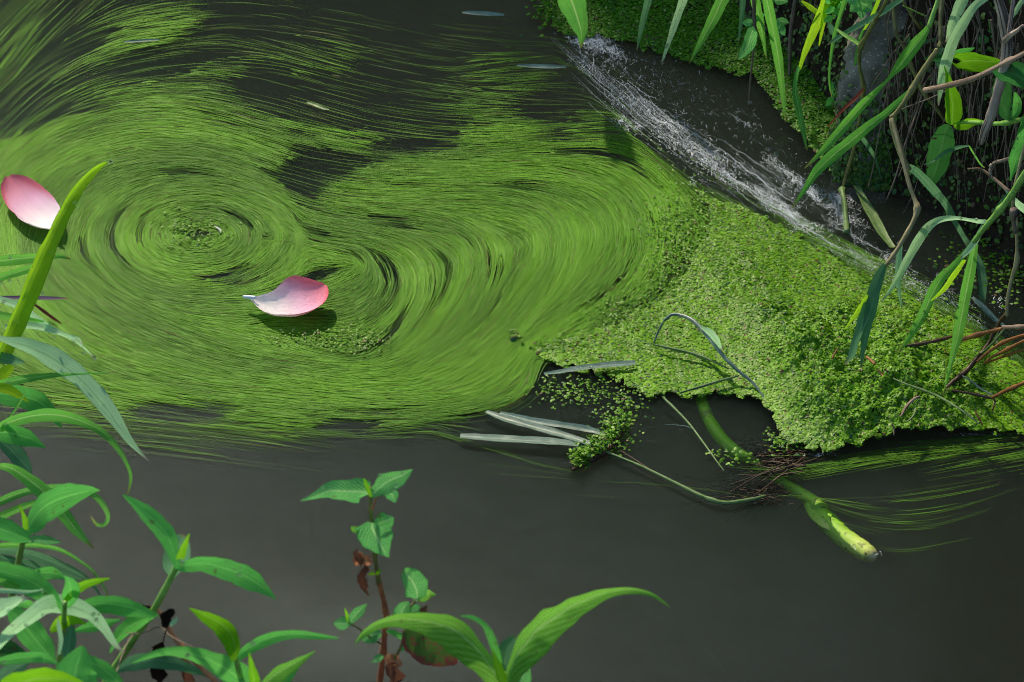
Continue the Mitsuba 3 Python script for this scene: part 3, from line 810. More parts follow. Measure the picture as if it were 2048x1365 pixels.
bub = [(1418, 392, 10), (1424, 408, 9), (1460, 393, 14), (1470, 398, 9), (1505, 426, 9), (1535, 430, 9), (1530, 447, 10), (1622, 493, 10), (1830, 604, 11), (1862, 612, 8), (1858, 637, 12), (1880, 634, 9), (1990, 610, 8), (1430, 433, 6), (1478, 455, 6), (1595, 535, 5), (1552, 462, 6)]
bub_label = ['leftmost bubble of the cluster at the upper tip of the weed mat', 'bubble just below the leftmost one at the upper tip of the mat', 'largest bubble at the upper tip of the weed mat', 'bubble touching the right side of the largest bubble at the mat tip', 'lone bubble right of the upper mat tip beside the foam', 'upper bubble of the pair below the foam right of the mat tip', 'lower bubble of the pair below the foam right of the mat tip', 'lone bubble midway along the upper edge of the mat', 'left bubble behind the middle hanging dewy blade', 'bubble right behind the lit fold of the dewy blade', 'large dark bubble beside the tip half of the dewy blade', 'bubble right of the large dark one between two dewy blades', 'lone bubble far right on the dark water near the orange stems', 'tiny bubble on the weed just under the mat tip cluster', 'tiny bubble on the mat below the lone foam side bubble', 'tiny bubble far inside the mat right of the drooping stem', 'tiny bubble on the upper part of the mat near the foam pair']
for i, (u0, v0, d) in enumerate(bub):
    c = at(u0, v0)
    r = d * px_size(c) / 2
    m = trimesh.creation.uv_sphere(r, count=[9, 14])
    m.apply_translation([c[0], c[1], 0.006 + 0.25 * r])
    solo('air_bubble', m, 'mat_bubble', bub_label[i], 'bubble', 'bubbles along the upper edge of the weed mat', smooth=True)

# ------------------------------------------------------------------ banks
base = np.vstack([[(-6, 2.9), (-3, 2.1), (-1.2, 1.55), (-0.25, 1.22)],
                  at(np.array([1190, 1330, 1440, 1530, 1610, 1680, 1725, 1790, 1870, 1960, 2060, 2200]), np.array([-190, -110, -20, 75, 150, 240, 345, 392, 425, 478, 560, 690]))[:, :2],
                  [(0.95, -0.35), (1.3, -1.0), (1.8, -2.0)]])
B = spline(np.c_[base, np.zeros(len(base))], 420)[:, :2]
Lb = np.r_[0, np.cumsum(np.linalg.norm(np.diff(B, axis=0), axis=1))]
tb = unit(ndimage.gaussian_filter1d(np.gradient(B, axis=0), 4, axis=0, mode='nearest'))
nb = np.stack([-tb[:, 1], tb[:, 0]], -1)            # away from the water
nb = nb * np.where(nb @ np.array([0.6, 0.8]) < 0, -1, 1)[:, None]


def bank_point(s, t):
    """Bank surface: s (0 to 1) along the waterline, t up the face (0 to 1), beyond 1 back over the top."""
    s, t = np.asarray(s, float), np.asarray(t, float)
    k = s * (len(B) - 1)
    bx_, by_ = (np.interp(k, np.arange(len(B)), B[:, j]) for j in (0, 1))
    nx_, ny_ = (np.interp(k, np.arange(len(B)), nb[:, j]) for j in (0, 1))
    H = np.interp(bx_, [-3, -1.6, -0.9, -0.6, -0.35, 0.1, 0.35, 0.6, 2], [0.25, 0.35, 0.50, 0.62, 0.85, 0.95, 0.95, 1.15, 1.3])
    H = H * (0.80 + 0.40 * meshkit.fbm(np.stack([k / 4.5, k * 0, k * 0], -1), 3, 55))
    tc = np.clip(t, -0.2, 1)
    back = 0.10 * tc + 0.16 * np.clip(tc, 0, 1) ** 2 + np.maximum(t - 1, 0) * 3.0
    z = H * tc + np.maximum(t - 1, 0) * 0.25
    P = np.stack([bx_ + nx_ * back, by_ + ny_ * back, z], -1)
    out = 0.060 * (meshkit.fbm(P * 9, 4, 51) - 0.5) + 0.022 * (meshkit.fbm(P * 40, 3, 52) - 0.5)
    out = out * np.clip(0.35 + 2.0 * t, 0.3, 1)
    return P - np.stack([nx_ * out, ny_ * out, -0.3 * out], -1)


s_, t_ = np.meshgrid(np.linspace(0, 1, 420), np.r_[np.linspace(-0.18, 1, 74), 1.08, 1.25, 1.6, 2.4], indexing='ij')
solo('bank', (bank_point(s_.ravel(), t_.ravel()), grid_faces(*s_.shape)[:, ::-1]), 'mat_soil', 'dark steep earth bank of the stream, mossy and full of roots', kind='structure', smooth=True)

nx, ny = np.meshgrid(np.arange(-3, 3.01, 0.05), np.r_[np.arange(-3.2, -0.45, 0.04)], indexing='ij')
nz_ = np.interp(ny, [-3, -1.25, -1.0, -0.8, -0.66, -0.5], [0.40, 0.36, 0.29, 0.13, -0.02, -0.14])
nz_ = nz_ + 0.20 * np.clip((-0.22 - nx) / 0.12, 0, 1) * np.clip((-0.78 - ny) / 0.15, 0, 1) + 0.04 * (meshkit.fbm(np.stack([nx * 6, ny * 6, nx * 0], -1), 3, 61) - 0.5)
solo('near_bank', (np.c_[nx.ravel(), ny.ravel(), nz_.ravel()], grid_faces(*nx.shape)[:, ::-1]), 'mat_soil', 'dark soil of the near bank below the plants', kind='structure', smooth=True)

# the gritty rock face that stands in the bank
hgt, RN = 0.34, 44
c0 = at(1744, 372)[:2] + np.array([0.004, 0.026])
th, hh = np.meshgrid(np.linspace(0, 2 * np.pi, RN + 1), np.linspace(-0.05, 1, 60), indexing='ij')
rad = 0.036 + 0.011 * np.sin(hh * 4.2 + 0.6) - 0.012 * np.clip(hh, 0, 1)
P = np.stack([c0[0] + rad * np.cos(th) * 1.05 + 0.010 * hh, c0[1] + rad * np.sin(th) * 0.8 + 0.05 * hh, hh * hgt], -1)
dn = np.stack([np.cos(th), np.sin(th), 0 * th], -1)
P = P + dn * (0.030 * (meshkit.fbm(P * 28, 4, 71) - 0.5) + 0.011 * (meshkit.fbm(P * 120, 3, 72) - 0.5))[..., None]
P[-1] = P[0]
solo('rock', (P.reshape(-1, 3), grid_faces(*th.shape)[:, ::-1]), 'mat_rock', 'rough dark gritty rock column standing in the bank at the waterline', 'rock', smooth=True)
rock_n = 2600
ti, hi = rng.uniform(np.pi * 0.95, np.pi * 2.05, rock_n), np.abs(rng.normal(0, 0.12, rock_n))
hi2 = np.clip((hi + 0.05) / 1.05, 0, 1)
Pr = np.stack([ndimage.map_coordinates(P[..., j], [ti / (2 * np.pi) * RN, hi2 * 59], order=1) for j in range(3)], -1)
Nr = np.stack([np.cos(ti), np.sin(ti) * 1.2, 0.5 + 0 * ti], -1)

# moss and creeping leaves on the bank and the rock foot
n = 30000
s = rng.uniform(0.36, 0.80, n)
t = np.abs(rng.normal(0, 0.26, n))
P0 = bank_point(s, t)
dens = meshkit.fbm(P0 * 26, 3, 81)
keep = (dens + 0.30 * np.exp(-t / 0.08) - 0.18 * t > 0.50) & (t < 0.9)
P0, s0 = P0[keep], s[keep]
k = s0 * (len(B) - 1)
nrm = np.stack([-np.interp(k, np.arange(len(B)), nb[:, 0]), -np.interp(k, np.arange(len(B)), nb[:, 1]), np.full(len(s0), 0.5)], -1)
PM, NM = np.vstack([P0, Pr]), np.vstack([nrm, Nr])
NM = unit(unit(NM) + rng.normal(0, 0.45, NM.shape))
PM = PM + NM * rng.uniform(0.001, 0.006, (len(PM), 1))
(vv, ff), cc = fronds(PM, NM, rng.uniform(0.0010, 0.0030, len(PM)), frond_colour(len(PM), rng.uniform(0.0, 0.8, len(PM)), (0.02, 0.07, 0.010), (0.10, 0.22, 0.03)), 1.4, 6, 0.2)
solo('moss', (vv, ff), 'mat_moss', 'moss and tiny creeping leaves on the foot of the bank and rock', 'moss', kind='stuff', color=cc, smooth=True)

# the thicket of tall grass on top of the bank, above the picture: it shades the race and hangs into view
V_, F_, U_, o = [], [], [], 0
for i in range(760):
    b0 = rng.uniform(0.375, 0.66)
    p0 = bank_point(np.array([b0]), np.array([rng.uniform(0.75, 1.12)]))[0]
    ln, w = rng.uniform(0.30, 0.60), rng.uniform(0.006, 0.014)
    hd = rng.normal(0, 1, 3) * [1, 1, 0] + np.array([-0.5, -0.6, 0])
    hd = hd / np.linalg.norm(hd)
    f = np.linspace(0, 1, 9)
    bend = rng.uniform(0.15, 0.75)
    C = p0 + ln * (f[:, None] * [0, 0, 1.0] * (1 - 0.45 * bend * f[:, None] ** 1.5) + hd * (bend * 0.6 * f[:, None] ** 2))
    t = unit(np.gradient(C, axis=0))
    sd = unit(np.cross(t, rng.normal(0, 1, 3)))
    ww = w * np.sin(np.pi * np.clip(0.12 + 0.88 * f, 0, 0.99)) ** 0.7
    V_.append(np.stack([C - sd * ww[:, None], C + sd * ww[:, None]], 1).reshape(-1, 3))
    U_.append(np.stack(np.broadcast_arrays(np.array([0.02, 0.98])[None], f[:, None] * 0.99 + i), -1).reshape(-1, 2))
    F_.append(grid_faces(9, 2) + o); o += 18
V_ = np.vstack(V_)
keep = to_px(V_)
vis = (keep[:, 1] > -6) & (keep[:, 0] > -20) & (keep[:, 0] < 2070)
F_ = np.vstack(F_)
bad = np.unique(F_[vis[F_].any(1)] // 18)
F_ = F_[~np.isin(F_[:, 0] // 18, bad)]
solo('thicket', (V_, F_), 'mat_blade', 'tall dense grass on top of the bank that shades the race', 'grass', kind='stuff', uv=np.vstack(U_), smooth=True)

# roots that hang down the bank
rt = thing('hanging_roots', 'tangle of brown roots hanging down the bank on the right', 'roots')
for i in range(120):
    u0, v0 = rng.uniform(1770, 2080), rng.uniform(-40, 210)
    ln = rng.uniform(70, 260)
    lim = np.interp(u0, [1750, 1850, 1960, 2060], [360, 400, 450, 520])
    v1 = min(v0 + ln, lim)
    dx = rng.normal(0, 26) if i % 4 else rng.normal(0, 90)
    m = 7
    f = np.linspace(0, 1, m)
    pts = np.c_[u0 + dx * f + np.cumsum(rng.normal(0, 4.0, m)), v0 + (v1 - v0) * f, rng.choice([2.0, 2.6, 3.5, 5.0, 7.0], p=[0.3, 0.3, 0.2, 0.13, 0.07]) * (1 - 0.6 * f)]
    zb = np.interp(u0, [1750, 1850, 1960, 2060], [375, 415, 470, 550])
    zs = np.maximum((zb - pts[:, 1]) * 0.00050, 0.0) + 0.016 + rng.uniform(0, 0.022)
    stem(rt, 'root', pts, zs, 'mat_root', n=12, rough=0.12, sides=6)

# ------------------------------------------------------------------ things in the water
st = thing('submerged_stalk', 'thick yellow green water plant stalk lying under the surface with a pale cut end', 'stalk')
m, uv = stem(None, '', [(1388, 745, 20), (1400, 790, 23), (1415, 835, 25), (1443, 878, 27), (1478, 910, 27), (1515, 932, 25), (1560, 962, 20), (1592, 982, 24), (1628, 1006, 30), (1640, 1022, 38)], [-0.012, -0.010, -0.0075, -0.007, -0.0075, -0.009, -0.010, -0.009, -0.008, -0.007], 'x', n=50, rough=0.02, sides=14)
part(st, 'neck', m, 'mat_stalk', uv=uv * [1, 0.5], smooth=True)
m, uv = stem(None, '', [(1622, 1012, 16), (1634, 1024, 34), (1655, 1044, 42), (1690, 1078, 42), (1720, 1098, 41), (1738, 1109, 36), (1747, 1114, 24), (1751, 1117, 8)], [-0.016, -0.012, -0.010, -0.007, -0.004, -0.002, -0.001, -0.001], 'x', n=40, rough=0.03, sides=16)
part(st, 'cut_end', m, 'mat_stalk', uv=uv, smooth=True)
leaf(st, 'torn_sheath', [(1612, 1006, 8), (1622, 1024, 16), (1640, 1044, 16), (1662, 1060, 5)], -0.006, -0.003, 'mat_stalk')
rtn = thing('root_tangle', 'brown tangle of fine wet roots trailing in the current below the weed mat', 'roots')
ms, o = [], 0
for i in range(420):
    u0, v0 = rng.normal(1570, 26), rng.normal(918, 14)
    if i % 3 == 0:
        u0, v0 = rng.normal(1530, 30), rng.normal(985, 10)
    a = math.pi + rng.normal(0.0, 0.30)
    ln = rng.uniform(40, 150)
    m = 7
    ang = a + np.cumsum(rng.normal(0, 0.16, m))
    pts = np.c_[u0 + np.r_[0, np.cumsum(np.cos(ang[1:]) * ln / m)], v0 + np.r_[0, np.cumsum(np.sin(ang[1:]) * ln / m * 0.6)], np.linspace(1.6, 0.7, m)]
    (v, f), _ = stem(None, '', pts, np.linspace(-0.001, -0.012, m) + rng.normal(0, 0.003, m), 'x', n=8, sides=4)
    ms.append((v, f + o)); o += len(v)
part(rtn, 'fibres', (np.vstack([a for a, _ in ms]), np.vstack([b for _, b in ms])), 'mat_root_wet', kind='stuff', smooth=True)
for i in range(10):
    u0, v0 = rng.uniform(1440, 1540), rng.uniform(900, 1000)
    stem(rtn, 'root', [(1600 + rng.normal(0, 14), 930 + rng.normal(0, 8), 3), ((u0 + 1590) / 2, (v0 + 930) / 2 + rng.normal(0, 14), 2.6), (u0, v0, 1.2)], (0.012, 0.003), 'mat_root_wet', n=12, sides=5)

fr_ = thing('floating_reed', 'broken pale reed blades floating from a weedy knot below the mat', 'reed')
leaf(fr_, 'blade', [(920, 873, 8), (960, 876, 13), (1040, 881, 14), (1110, 885, 13), (1180, 893, 7)], 0.006, 0.008, 'mat_straw_pale', roll=-50)
leaf(fr_, 'blade', [(972, 824, 7), (1010, 838, 13), (1070, 855, 14), (1130, 872, 13), (1192, 892, 8)], 0.006, 0.010, 'mat_straw_pale', roll=-40)
leaf(fr_, 'blade', [(1000, 826, 6), (1060, 840, 11), (1120, 850, 12), (1170, 858, 12), (1208, 868, 8)], 0.008, 0.010, 'mat_straw_pale', roll=-30)
stem(fr_, 'stem', [(1212, 904, 5), (1280, 932, 6), (1350, 966, 7), (1410, 995, 8), (1450, 1006, 9), (1500, 1000, 8), (1530, 992, 5)], (0.006, 0.004), 'mat_straw_mossy', nodes=(0.68,))
stem(fr_, 'stem', [(1225, 892, 3), (1270, 920, 3), (1310, 946, 3), (1340, 962, 2)], (0.005, 0.002), 'mat_root_wet')
stem(fr_, 'stem', [(1145, 940, 6), (1170, 928, 9), (1210, 905, 12), (1235, 878, 12), (1250, 850, 7)], (0.003, 0.006), 'mat_root_wet', rough=0.15)
nst = 800
f = rng.random(nst)
u = np.interp(f, [0, .3, .6, 1], [1150, 1175, 1212, 1252]) + rng.normal(0, 9, nst)
v = np.interp(f, [0, .3, .6, 1], [936, 922, 898, 848]) + rng.normal(0, 7, nst)
Pq = at(u, v); Pq[:, 2] = rng.uniform(0.006, 0.016, nst)
(vv, ff), cc = fronds(Pq, unit(np.array([0, 0, 1.0]) + rng.normal(0, .5, (nst, 3))), rng.uniform(0.0008, 0.0016, nst), frond_colour(nst, 0.6 + 0 * u))
part(fr_, 'caught_weed', (vv, ff), 'mat_frond', kind='stuff', color=cc, smooth=True)

t_ = thing('floating_straw', 'pale blue green straw lying flat on the left tip of the weed mat', 'straw')
leaf(t_, 'blade', [(1088, 748, 4), (1120, 744, 8), (1160, 737, 10), (1210, 731, 11), (1250, 728, 11), (1271, 726, 9)], 0.010, 0.010, 'mat_straw_pale', roll=-40)
drops(t_, [(1150, 738, 5), (1160, 737, 4), (1181, 734, 5), (1186, 733, 3)], 0.012)

t_ = thing('arching_straw', 'thin pale straw bent in an arch over the weed mat', 'straw')
stem(t_, 'stem', [(1308, 686, 3.5), (1318, 660, 4.5), (1332, 638, 6), (1350, 629, 7), (1385, 641, 9), (1420, 678, 9), (1450, 716, 8), (1480, 745, 7), (1505, 765, 6), (1528, 795, 4)], [0.006, 0.018, 0.030, 0.034, 0.036, 0.032, 0.026, 0.018, 0.012, 0.006], 'mat_straw_pale')
leaf(t_, 'leaf_scrap', [(1402, 655, 4), (1418, 664, 13), (1432, 680, 13), (1443, 700, 4)], 0.038, 0.034, 'mat_blade_pale')
t_ = thing('mossy_straw', 'green mossy straw pressed into the weed mat under the arching straw', 'straw')
stem(t_, 'stem', [(1310, 690, 4), (1345, 698, 6), (1400, 712, 6), (1458, 738, 3)], (0.012, 0.012), 'mat_straw_mossy')
stem(t_, 'stem', [(1360, 786, 4), (1400, 774, 6), (1440, 762, 6), (1478, 752, 3)], (0.010, 0.014), 'mat_straw_mossy')
t_ = thing('thin_straw', 'thin forked straw slanting through the dark gap below the mat', 'straw')
stem(t_, 'stem', [(1328, 797, 5), (1350, 818, 5), (1380, 850, 4.5), (1410, 890, 4), (1430, 918, 3.5), (1448, 942, 2)], (0.008, 0.003), 'mat_straw_mossy')
stem(t_, 'fork', [(1330, 849, 1.5), (1350, 851, 2.4), (1372, 853, 2.6), (1388, 860, 2)], (0.012, 0.006), 'mat_straw_pale')

def petal(pts, label, z, tilt):
    t_ = thing('lotus_petal', label, 'petal', 'lotus petals on the water')
    P = np.array(pts, float)
    n, m = 26, 17
    S = spline(np.c_[P, P[:, 0] * 0], n)
    C = at(S[:, 0], S[:, 1], z)
    tt = unit(np.gradient(C, axis=0))
    sd = unit(np.cross(tt, [0, 0, 1.0]))
    w = S[:, 2] * px_size(C) / 2
    s = np.linspace(-1, 1, m)
    al = np.linspace(0, 1, n)
    cup = (np.abs(s)[None] ** 2.2) * w[:, None] * 0.55 + 0.016 * (np.abs(al - 0.45) / 0.55)[:, None] ** 2.5
    V = C[:, None] + (s[None] * w[:, None] * (1.15 - 0.12 * np.abs(s)[None]))[..., None] * sd[:, None]
    V = V + (0.0016 * (meshkit.fbm(np.stack(np.broadcast_arrays(al[:, None] * 7, s[None] * 3 + z * 100 + tilt * 9, 0.5), -1), 3, 77) - 0.5))[..., None] * [1, 1, 1.5]
    V[..., 2] += cup + 0.3 * tilt * s[None] * w[:, None]
    uv = np.stack(np.broadcast_arrays(((s + 1) / 2)[None], al[:, None] * 0.998), -1).reshape(-1, 2)
    part(t_, 'blade', (V.reshape(-1, 3), grid_faces(n, m)), 'mat_petal', uv=uv, smooth=True)
    k0 = V[0, m // 2]
    tip = np.stack([k0 - tt[0] * 0.008 + [0, 0, 0.001], k0 - tt[0] * 0.003 + [0, 0, 0.001], k0 + tt[0] * 0.006 + [0, 0, 0.002]])
    (v, f), uv = sweep(spline(np.c_[tip], 8), [0.0012, 0.0018, 0.0022, 0.0024, 0.0024, 0.0022, 0.002, 0.0018], 8)
    part(t_, 'claw', (v, f), 'mat_foam', smooth=True)


petal([(502, 613, 6), (520, 616, 34), (548, 620, 78), (582, 619, 112), (616, 612, 104), (638, 604, 66), (652, 597, 10)], 'pink edged white petal floating near the middle of the eddy', 0.006, -0.35)
petal([(112, 474, 22), (100, 462, 56), (82, 444, 80), (63, 424, 86), (45, 405, 77), (30, 389, 52), (20, 379, 12)], 'pink and white petal floating at the left edge behind the tall grass blade', 0.006, 0.25)

for i, (pts, lab) in enumerate([([(248, 84, 3), (270, 83, 5), (295, 81, 5), (318, 80, 3)], 'short white straw floating alone on the dark water near the upper left'),
                                ([(614, 205, 3), (630, 210, 6), (645, 216, 6), (658, 219, 3)], 'short dull straw among the upper weed streaks left of centre'),
                                ([(1034, 131, 4), (1070, 133, 8), (1105, 134, 8), (1132, 134, 4)], 'pale green submerged blade by the upper end of the race'),
                                ([(925, 25, 4), (950, 27, 8), (985, 29, 8), (1008, 30, 4)], 'pale green floating blade near the top edge left of the bank weed'),
                                ([(1790, 690, 4), (1830, 690, 7), (1880, 680, 8), (1910, 672, 6)], 'brown mossy stick sunk in the weed mat under the hanging blades'),
                                ([(430, 452, 3), (438, 458, 5), (441, 466, 3)], 'tiny white scrap just right of the eddy centre')]):
    t_ = thing('floating_scrap', lab, 'scrap')
    if i == 4:
        stem(t_, 'stick', pts, (0.022, 0.028), 'mat_root_wet', rough=0.15)
    else:
        leaf(t_, 'blade', pts, 0.004, 0.004, 'mat_straw_mossy' if i == 1 else 'mat_straw_pale', n=12)

# litter on the mat
for pts, z, mt, lab in [([(1786, 757, 2.5), (1810, 768, 4), (1850, 782, 5), (1880, 795, 5), (1925, 822, 5), (1958, 848, 3)], (0.036, 0.034), 'mat_straw_mossy', 'long thin grass stalk lying across the mat below the longest hanging blade'),
                        ([(1950, 822, 3), (1957, 836, 4), (1965, 851, 3)], (0.040, 0.030), 'mat_stem_red', 'short red brown twig standing at the end of the long grass stalk'),
                        ([(1802, 833, 3), (1812, 815, 7), (1826, 800, 7), (1840, 793, 3)], (0.036, 0.040), 'mat_dead_reed', 'curled brown leaf scrap on the lower right of the mat'),
                        ([(1812, 845, 2.5), (1822, 838, 4.5), (1830, 826, 4.5), (1831, 818, 2.5)], (0.036, 0.040), 'mat_straw_mossy', 'hooked straw scrap just below the curled brown scrap'),
                        ([(1784, 848, 3), (1788, 858, 4), (1788, 871, 3)], (0.034, 0.026), 'mat_dead_reed', 'small upright tan scrap near the lower edge of the mat'),
                        ([(1733, 714, 5), (1742, 721, 6), (1750, 729, 5)], (0.036, 0.036), 'mat_stem_orange', 'short orange straw right beside the drooping double blade tips'),
                        ([(1756, 740, 4), (1762, 747, 5), (1769, 757, 4)], (0.034, 0.034), 'mat_stem_orange', 'short orange straw pointing down below its twin on the mat'),
                        ([(1664, 718, 5), (1669, 708, 4), (1676, 696, 3)], (0.034, 0.040), 'mat_stem_orange', 'small brown straw left of the drooping blade tips'),
                        ([(1925, 752, 3), (1945, 764, 4), (1962, 778, 4), (1985, 790, 3)], (0.034, 0.030), 'mat_straw_pale', 'thin grey straw beside the dark stick at the right of the mat')]:
    t_ = thing('litter', lab, 'straw')
    stem(t_, 'stalk', pts, z, mt, n=14, rough=0.08, sides=6)

dk = thing('driftwood_stick', 'dark weed hung stick lying in the mat where the orange stems meet it', 'stick')
stem(dk, 'stick', [(2012, 628, 7), (1995, 652, 9), (1975, 690, 8), (1950, 722, 10), (1930, 745, 12), (1905, 765, 10), (1880, 790, 6)], [0.075, 0.06, 0.045, 0.036, 0.030, 0.026, 0.020], 'mat_root_wet', rough=0.15)
stem(dk, 'twig', [(2012, 655, 5), (1990, 682, 5), (1965, 705, 4), (1955, 715, 3)], (0.07, 0.036), 'mat_straw_mossy')
stem(dk, 'twig', [(1895, 780, 5), (1940, 787, 6), (1975, 795, 6), (1990, 800, 5), (1985, 820, 4)], (0.026, 0.028), 'mat_root_wet', rough=0.12)

for i, (pts, z, lab) in enumerate([([(2080, 650, 9), (2040, 654, 9), (2005, 655, 8)], (0.10, 0.075), 'tan dry stem reaching in from the right just above the mat'),
                                   ([(2003, 658, 8), (1970, 666, 9), (1935, 676, 10), (1918, 682, 8)], (0.074, 0.045), 'short thick orange dry stem meeting the dark stick'),
                                   ([(2080, 664, 6), (2040, 673, 7), (2005, 686, 7), (1975, 706, 7), (1955, 724, 6)], (0.10, 0.038), 'upper of the thin orange brown stems at the right edge'),
                                   ([(2080, 672, 6), (2045, 684, 7), (2010, 702, 7), (1985, 714, 6), (1968, 728, 5)], (0.10, 0.036), 'second thin orange brown stem at the right edge'),
                                   ([(2080, 690, 4), (2040, 702, 5), (2000, 716, 5), (1975, 726, 4)], (0.09, 0.035), 'third and thinnest orange brown stem at the right edge'),
                                   ([(2080, 752, 8), (2040, 770, 8), (2010, 783, 8), (1985, 796, 7)], (0.08, 0.030), 'lowest brown stem slanting in at the right edge')]):
    t_ = thing('dry_stem', lab, 'dry stem')
    stem(t_, 'stem', pts, z, 'mat_dead_reed' if i == 0 else 'mat_stem_orange', n=16, nodes=(0.55,))

# ------------------------------------------------------------------ grasses hanging over the water on the right
g = thing('broad_leaf_grass', 'broad hanging blade with a bright green tip at the top left of the bank weed', 'grass')
leaf(g, 'blade', [(1122, -60, 50), (1134, -20, 54), (1146, 10, 52), (1156, 40, 40), (1163, 68, 20), (1162, 97, 2)], 0.17, 0.06, 'mat_blade', roll=[-15, 10], fold=0.15)
for pts, zz, mt, lab in [([(1308, -50, 15), (1299, -10, 15), (1289, 30, 13), (1281, 65, 9), (1274, 101, 2)], (0.16, 0.04), 'mat_blade_teal', 'narrow blue green blade hanging over the bank weed, second from the left'),
                         ([(1385, -50, 17), (1370, -10, 17), (1356, 30, 15), (1342, 72, 11), (1323, 128, 2.5)], (0.16, 0.03), 'mat_blade_pale', 'pale narrow blade hanging over the bank weed, third from the left'),
                         ([(1470, -50, 28), (1448, -8, 27), (1428, 35, 22), (1405, 78, 14), (1379, 127, 2)], (0.17, 0.04), 'mat_blade', 'bright green blade slanting down to the left, fourth from the left'),
                         ([(1490, -40, 13), (1486, 0, 12), (1483, 40, 9), (1477, 86, 2)], (0.16, 0.09), 'mat_blade_teal', 'short dark blade hanging behind the nettle like leaf')]:
    g = thing('hanging_grass', lab, 'grass', 'single grasses hanging over the bank weed')
    leaf(g, 'blade', pts, zz[0], zz[1], mt, roll=[-20, 25], fold=0.2)
drops('hanging_grass_001', [(1324, 127, 5), (1333, 95, 4), (1335, 90, 4), (1322, 121, 3)], [0.035, 0.075, 0.08, 0.04])

g = thing('grass_shoot', 'pair of long green blades, the longer one dipping its tip in the water', 'grass')
leaf(g, 'blade', [(1500, -60, 17), (1508, -10, 18), (1518, 35, 18), (1526, 75, 10), (1533, 118, 2)], 0.20, 0.09, 'mat_blade', roll=[-15, 25])
leaf(g, 'blade', [(1518, -60, 18), (1530, -15, 19), (1542, 40, 21), (1553, 95, 19), (1560, 140, 16), (1566, 190, 10), (1572, 246, 2)], 0.21, 0.003, 'mat_blade', roll=[-10, 25])
g = thing('twisted_grass', 'twisted grass blade with a lit yellow green tip beside two shorter blades', 'grass')
leaf(g, 'blade', [(1672, -50, 22), (1655, -10, 24), (1641, 28, 22), (1622, 72, 17), (1607, 110, 10), (1598, 140, 6)], 0.22, 0.10, 'mat_blade_bright', roll='back')
leaf(g, 'blade', [(1599, 134, 6), (1593, 155, 8), (1591, 185, 11), (1599, 225, 14), (1606, 262, 10), (1614, 301, 2)], 0.105, 0.02, 'mat_blade', roll=[50, -20])
leaf(g, 'blade', [(1662, -40, 10), (1653, 0, 11), (1646, 45, 10), (1638, 93, 2)], 0.21, 0.13, 'mat_blade_bright', roll='back')
leaf(g, 'blade', [(1640, 30, 8), (1632, 22, 11), (1618, 12, 10), (1603, 2, 4)], 0.17, 0.18, 'mat_blade_bright', roll='back')

g = thing('thin_grass', 'thin curved grass with a crossing blade in front of the rock', 'grass')
leaf(g, 'blade', [(1706, -30, 9), (1692, 0, 11), (1682, 28, 9), (1668, 80, 8), (1661, 125, 5), (1659, 165, 4), (1664, 194, 2)], 0.24, 0.10, 'mat_blade', roll=[20, 40])
leaf(g, 'blade', [(1850, -28, 8), (1802, 0, 9), (1755, 31, 12), (1702, 60, 10), (1672, 78, 8), (1655, 90, 2)], 0.28, 0.18, 'mat_blade_teal', roll=20)
leaf(g, 'blade', [(1770, -30, 7), (1755, 4, 8), (1742, 35, 7), (1728, 60, 4)], 0.24, 0.18, 'mat_blade_bright', roll='back')
leaf(g, 'blade', [(1728, 58, 4), (1718, 85, 6), (1710, 130, 5), (1697, 166, 2)], 0.18, 0.11, 'mat_blade', roll=30)
leaf(g, 'blade', [(1672, 78, 5), (1664, 62, 12), (1659, 50, 8), (1657, 46, 3)], 0.17, 0.18, 'mat_blade_teal', roll=20)

g = thing('jointed_grass', 'thin jointed olive stem standing in the water before the rock', 'grass')
stem(g, 'stem', [(1783, -20, 8), (1768, 12, 9), (1748, 45, 9), (1732, 74, 9), (1722, 92, 11), (1718, 110, 8), (1720, 140, 7), (1727, 174, 9), (1722, 220, 7), (1710, 290, 8), (1696, 340, 8), (1686, 376, 7)], (0.29, 0.004), 'mat_stem_olive', nodes=(0.30, 0.50))
stem(g, 'mossy_foot', [(1684, 380, 13), (1688, 400, 11), (1691, 430, 11), (1694, 465, 12)], (0.005, 0.004), 'mat_straw_mossy', rough=0.18)
leaf(g, 'branch_leaf', [(1721, 92, 7), (1705, 80, 8), (1688, 70, 7), (1672, 58, 4)], 0.20, 0.21, 'mat_stem_green', roll=30)
leaf(g, 'dry_leaf', [(1728, 178, 5), (1712, 196, 7), (1690, 216, 6), (1655, 254, 2)], 0.15, 0.09, 'mat_blade_red', roll=30)

g = thing('reed_grass', 'tall reed grass with long blades bent left over the race', 'reed grass')
stem(g, 'stem', [(1886, -40, 8), (1876, 0, 9), (1866, 30, 10), (1858, 55, 11)], (0.32, 0.28), 'mat_stem_green')
leaf(g, 'blade', [(1857, 56, 12), (1846, 74, 19), (1828, 96, 24), (1806, 124, 22), (1784, 150, 10), (1773, 163, 6), (1752, 184, 11), (1722, 214, 18), (1688, 254, 19), (1655, 292, 14), (1632, 316, 8), (1609, 337, 2)], 0.275, 0.03, 'mat_blade', roll=[25, 5, 30], fold=0.35, n=44)
stem(g, 'stem', [(1888, -40, 7), (1884, 0, 8), (1881, 45, 8), (1880, 88, 9), (1862, 118, 11), (1842, 148, 12), (1822, 184, 12), (1803, 212, 9), (1783, 237, 10)], (0.34, 0.22), 'mat_stem_olive', nodes=(0.45, 0.78, 1.0))
leaf(g, 'blade', [(1822, 183, 11), (1808, 196, 13), (1788, 212, 13), (1768, 230, 15), (1735, 255, 19), (1700, 284, 23), (1665, 312, 24), (1632, 345, 17), (1608, 382, 10), (1584, 417, 2)], 0.245, 0.02, 'mat_blade', roll=[20, 0, 35], fold=0.2, n=40)
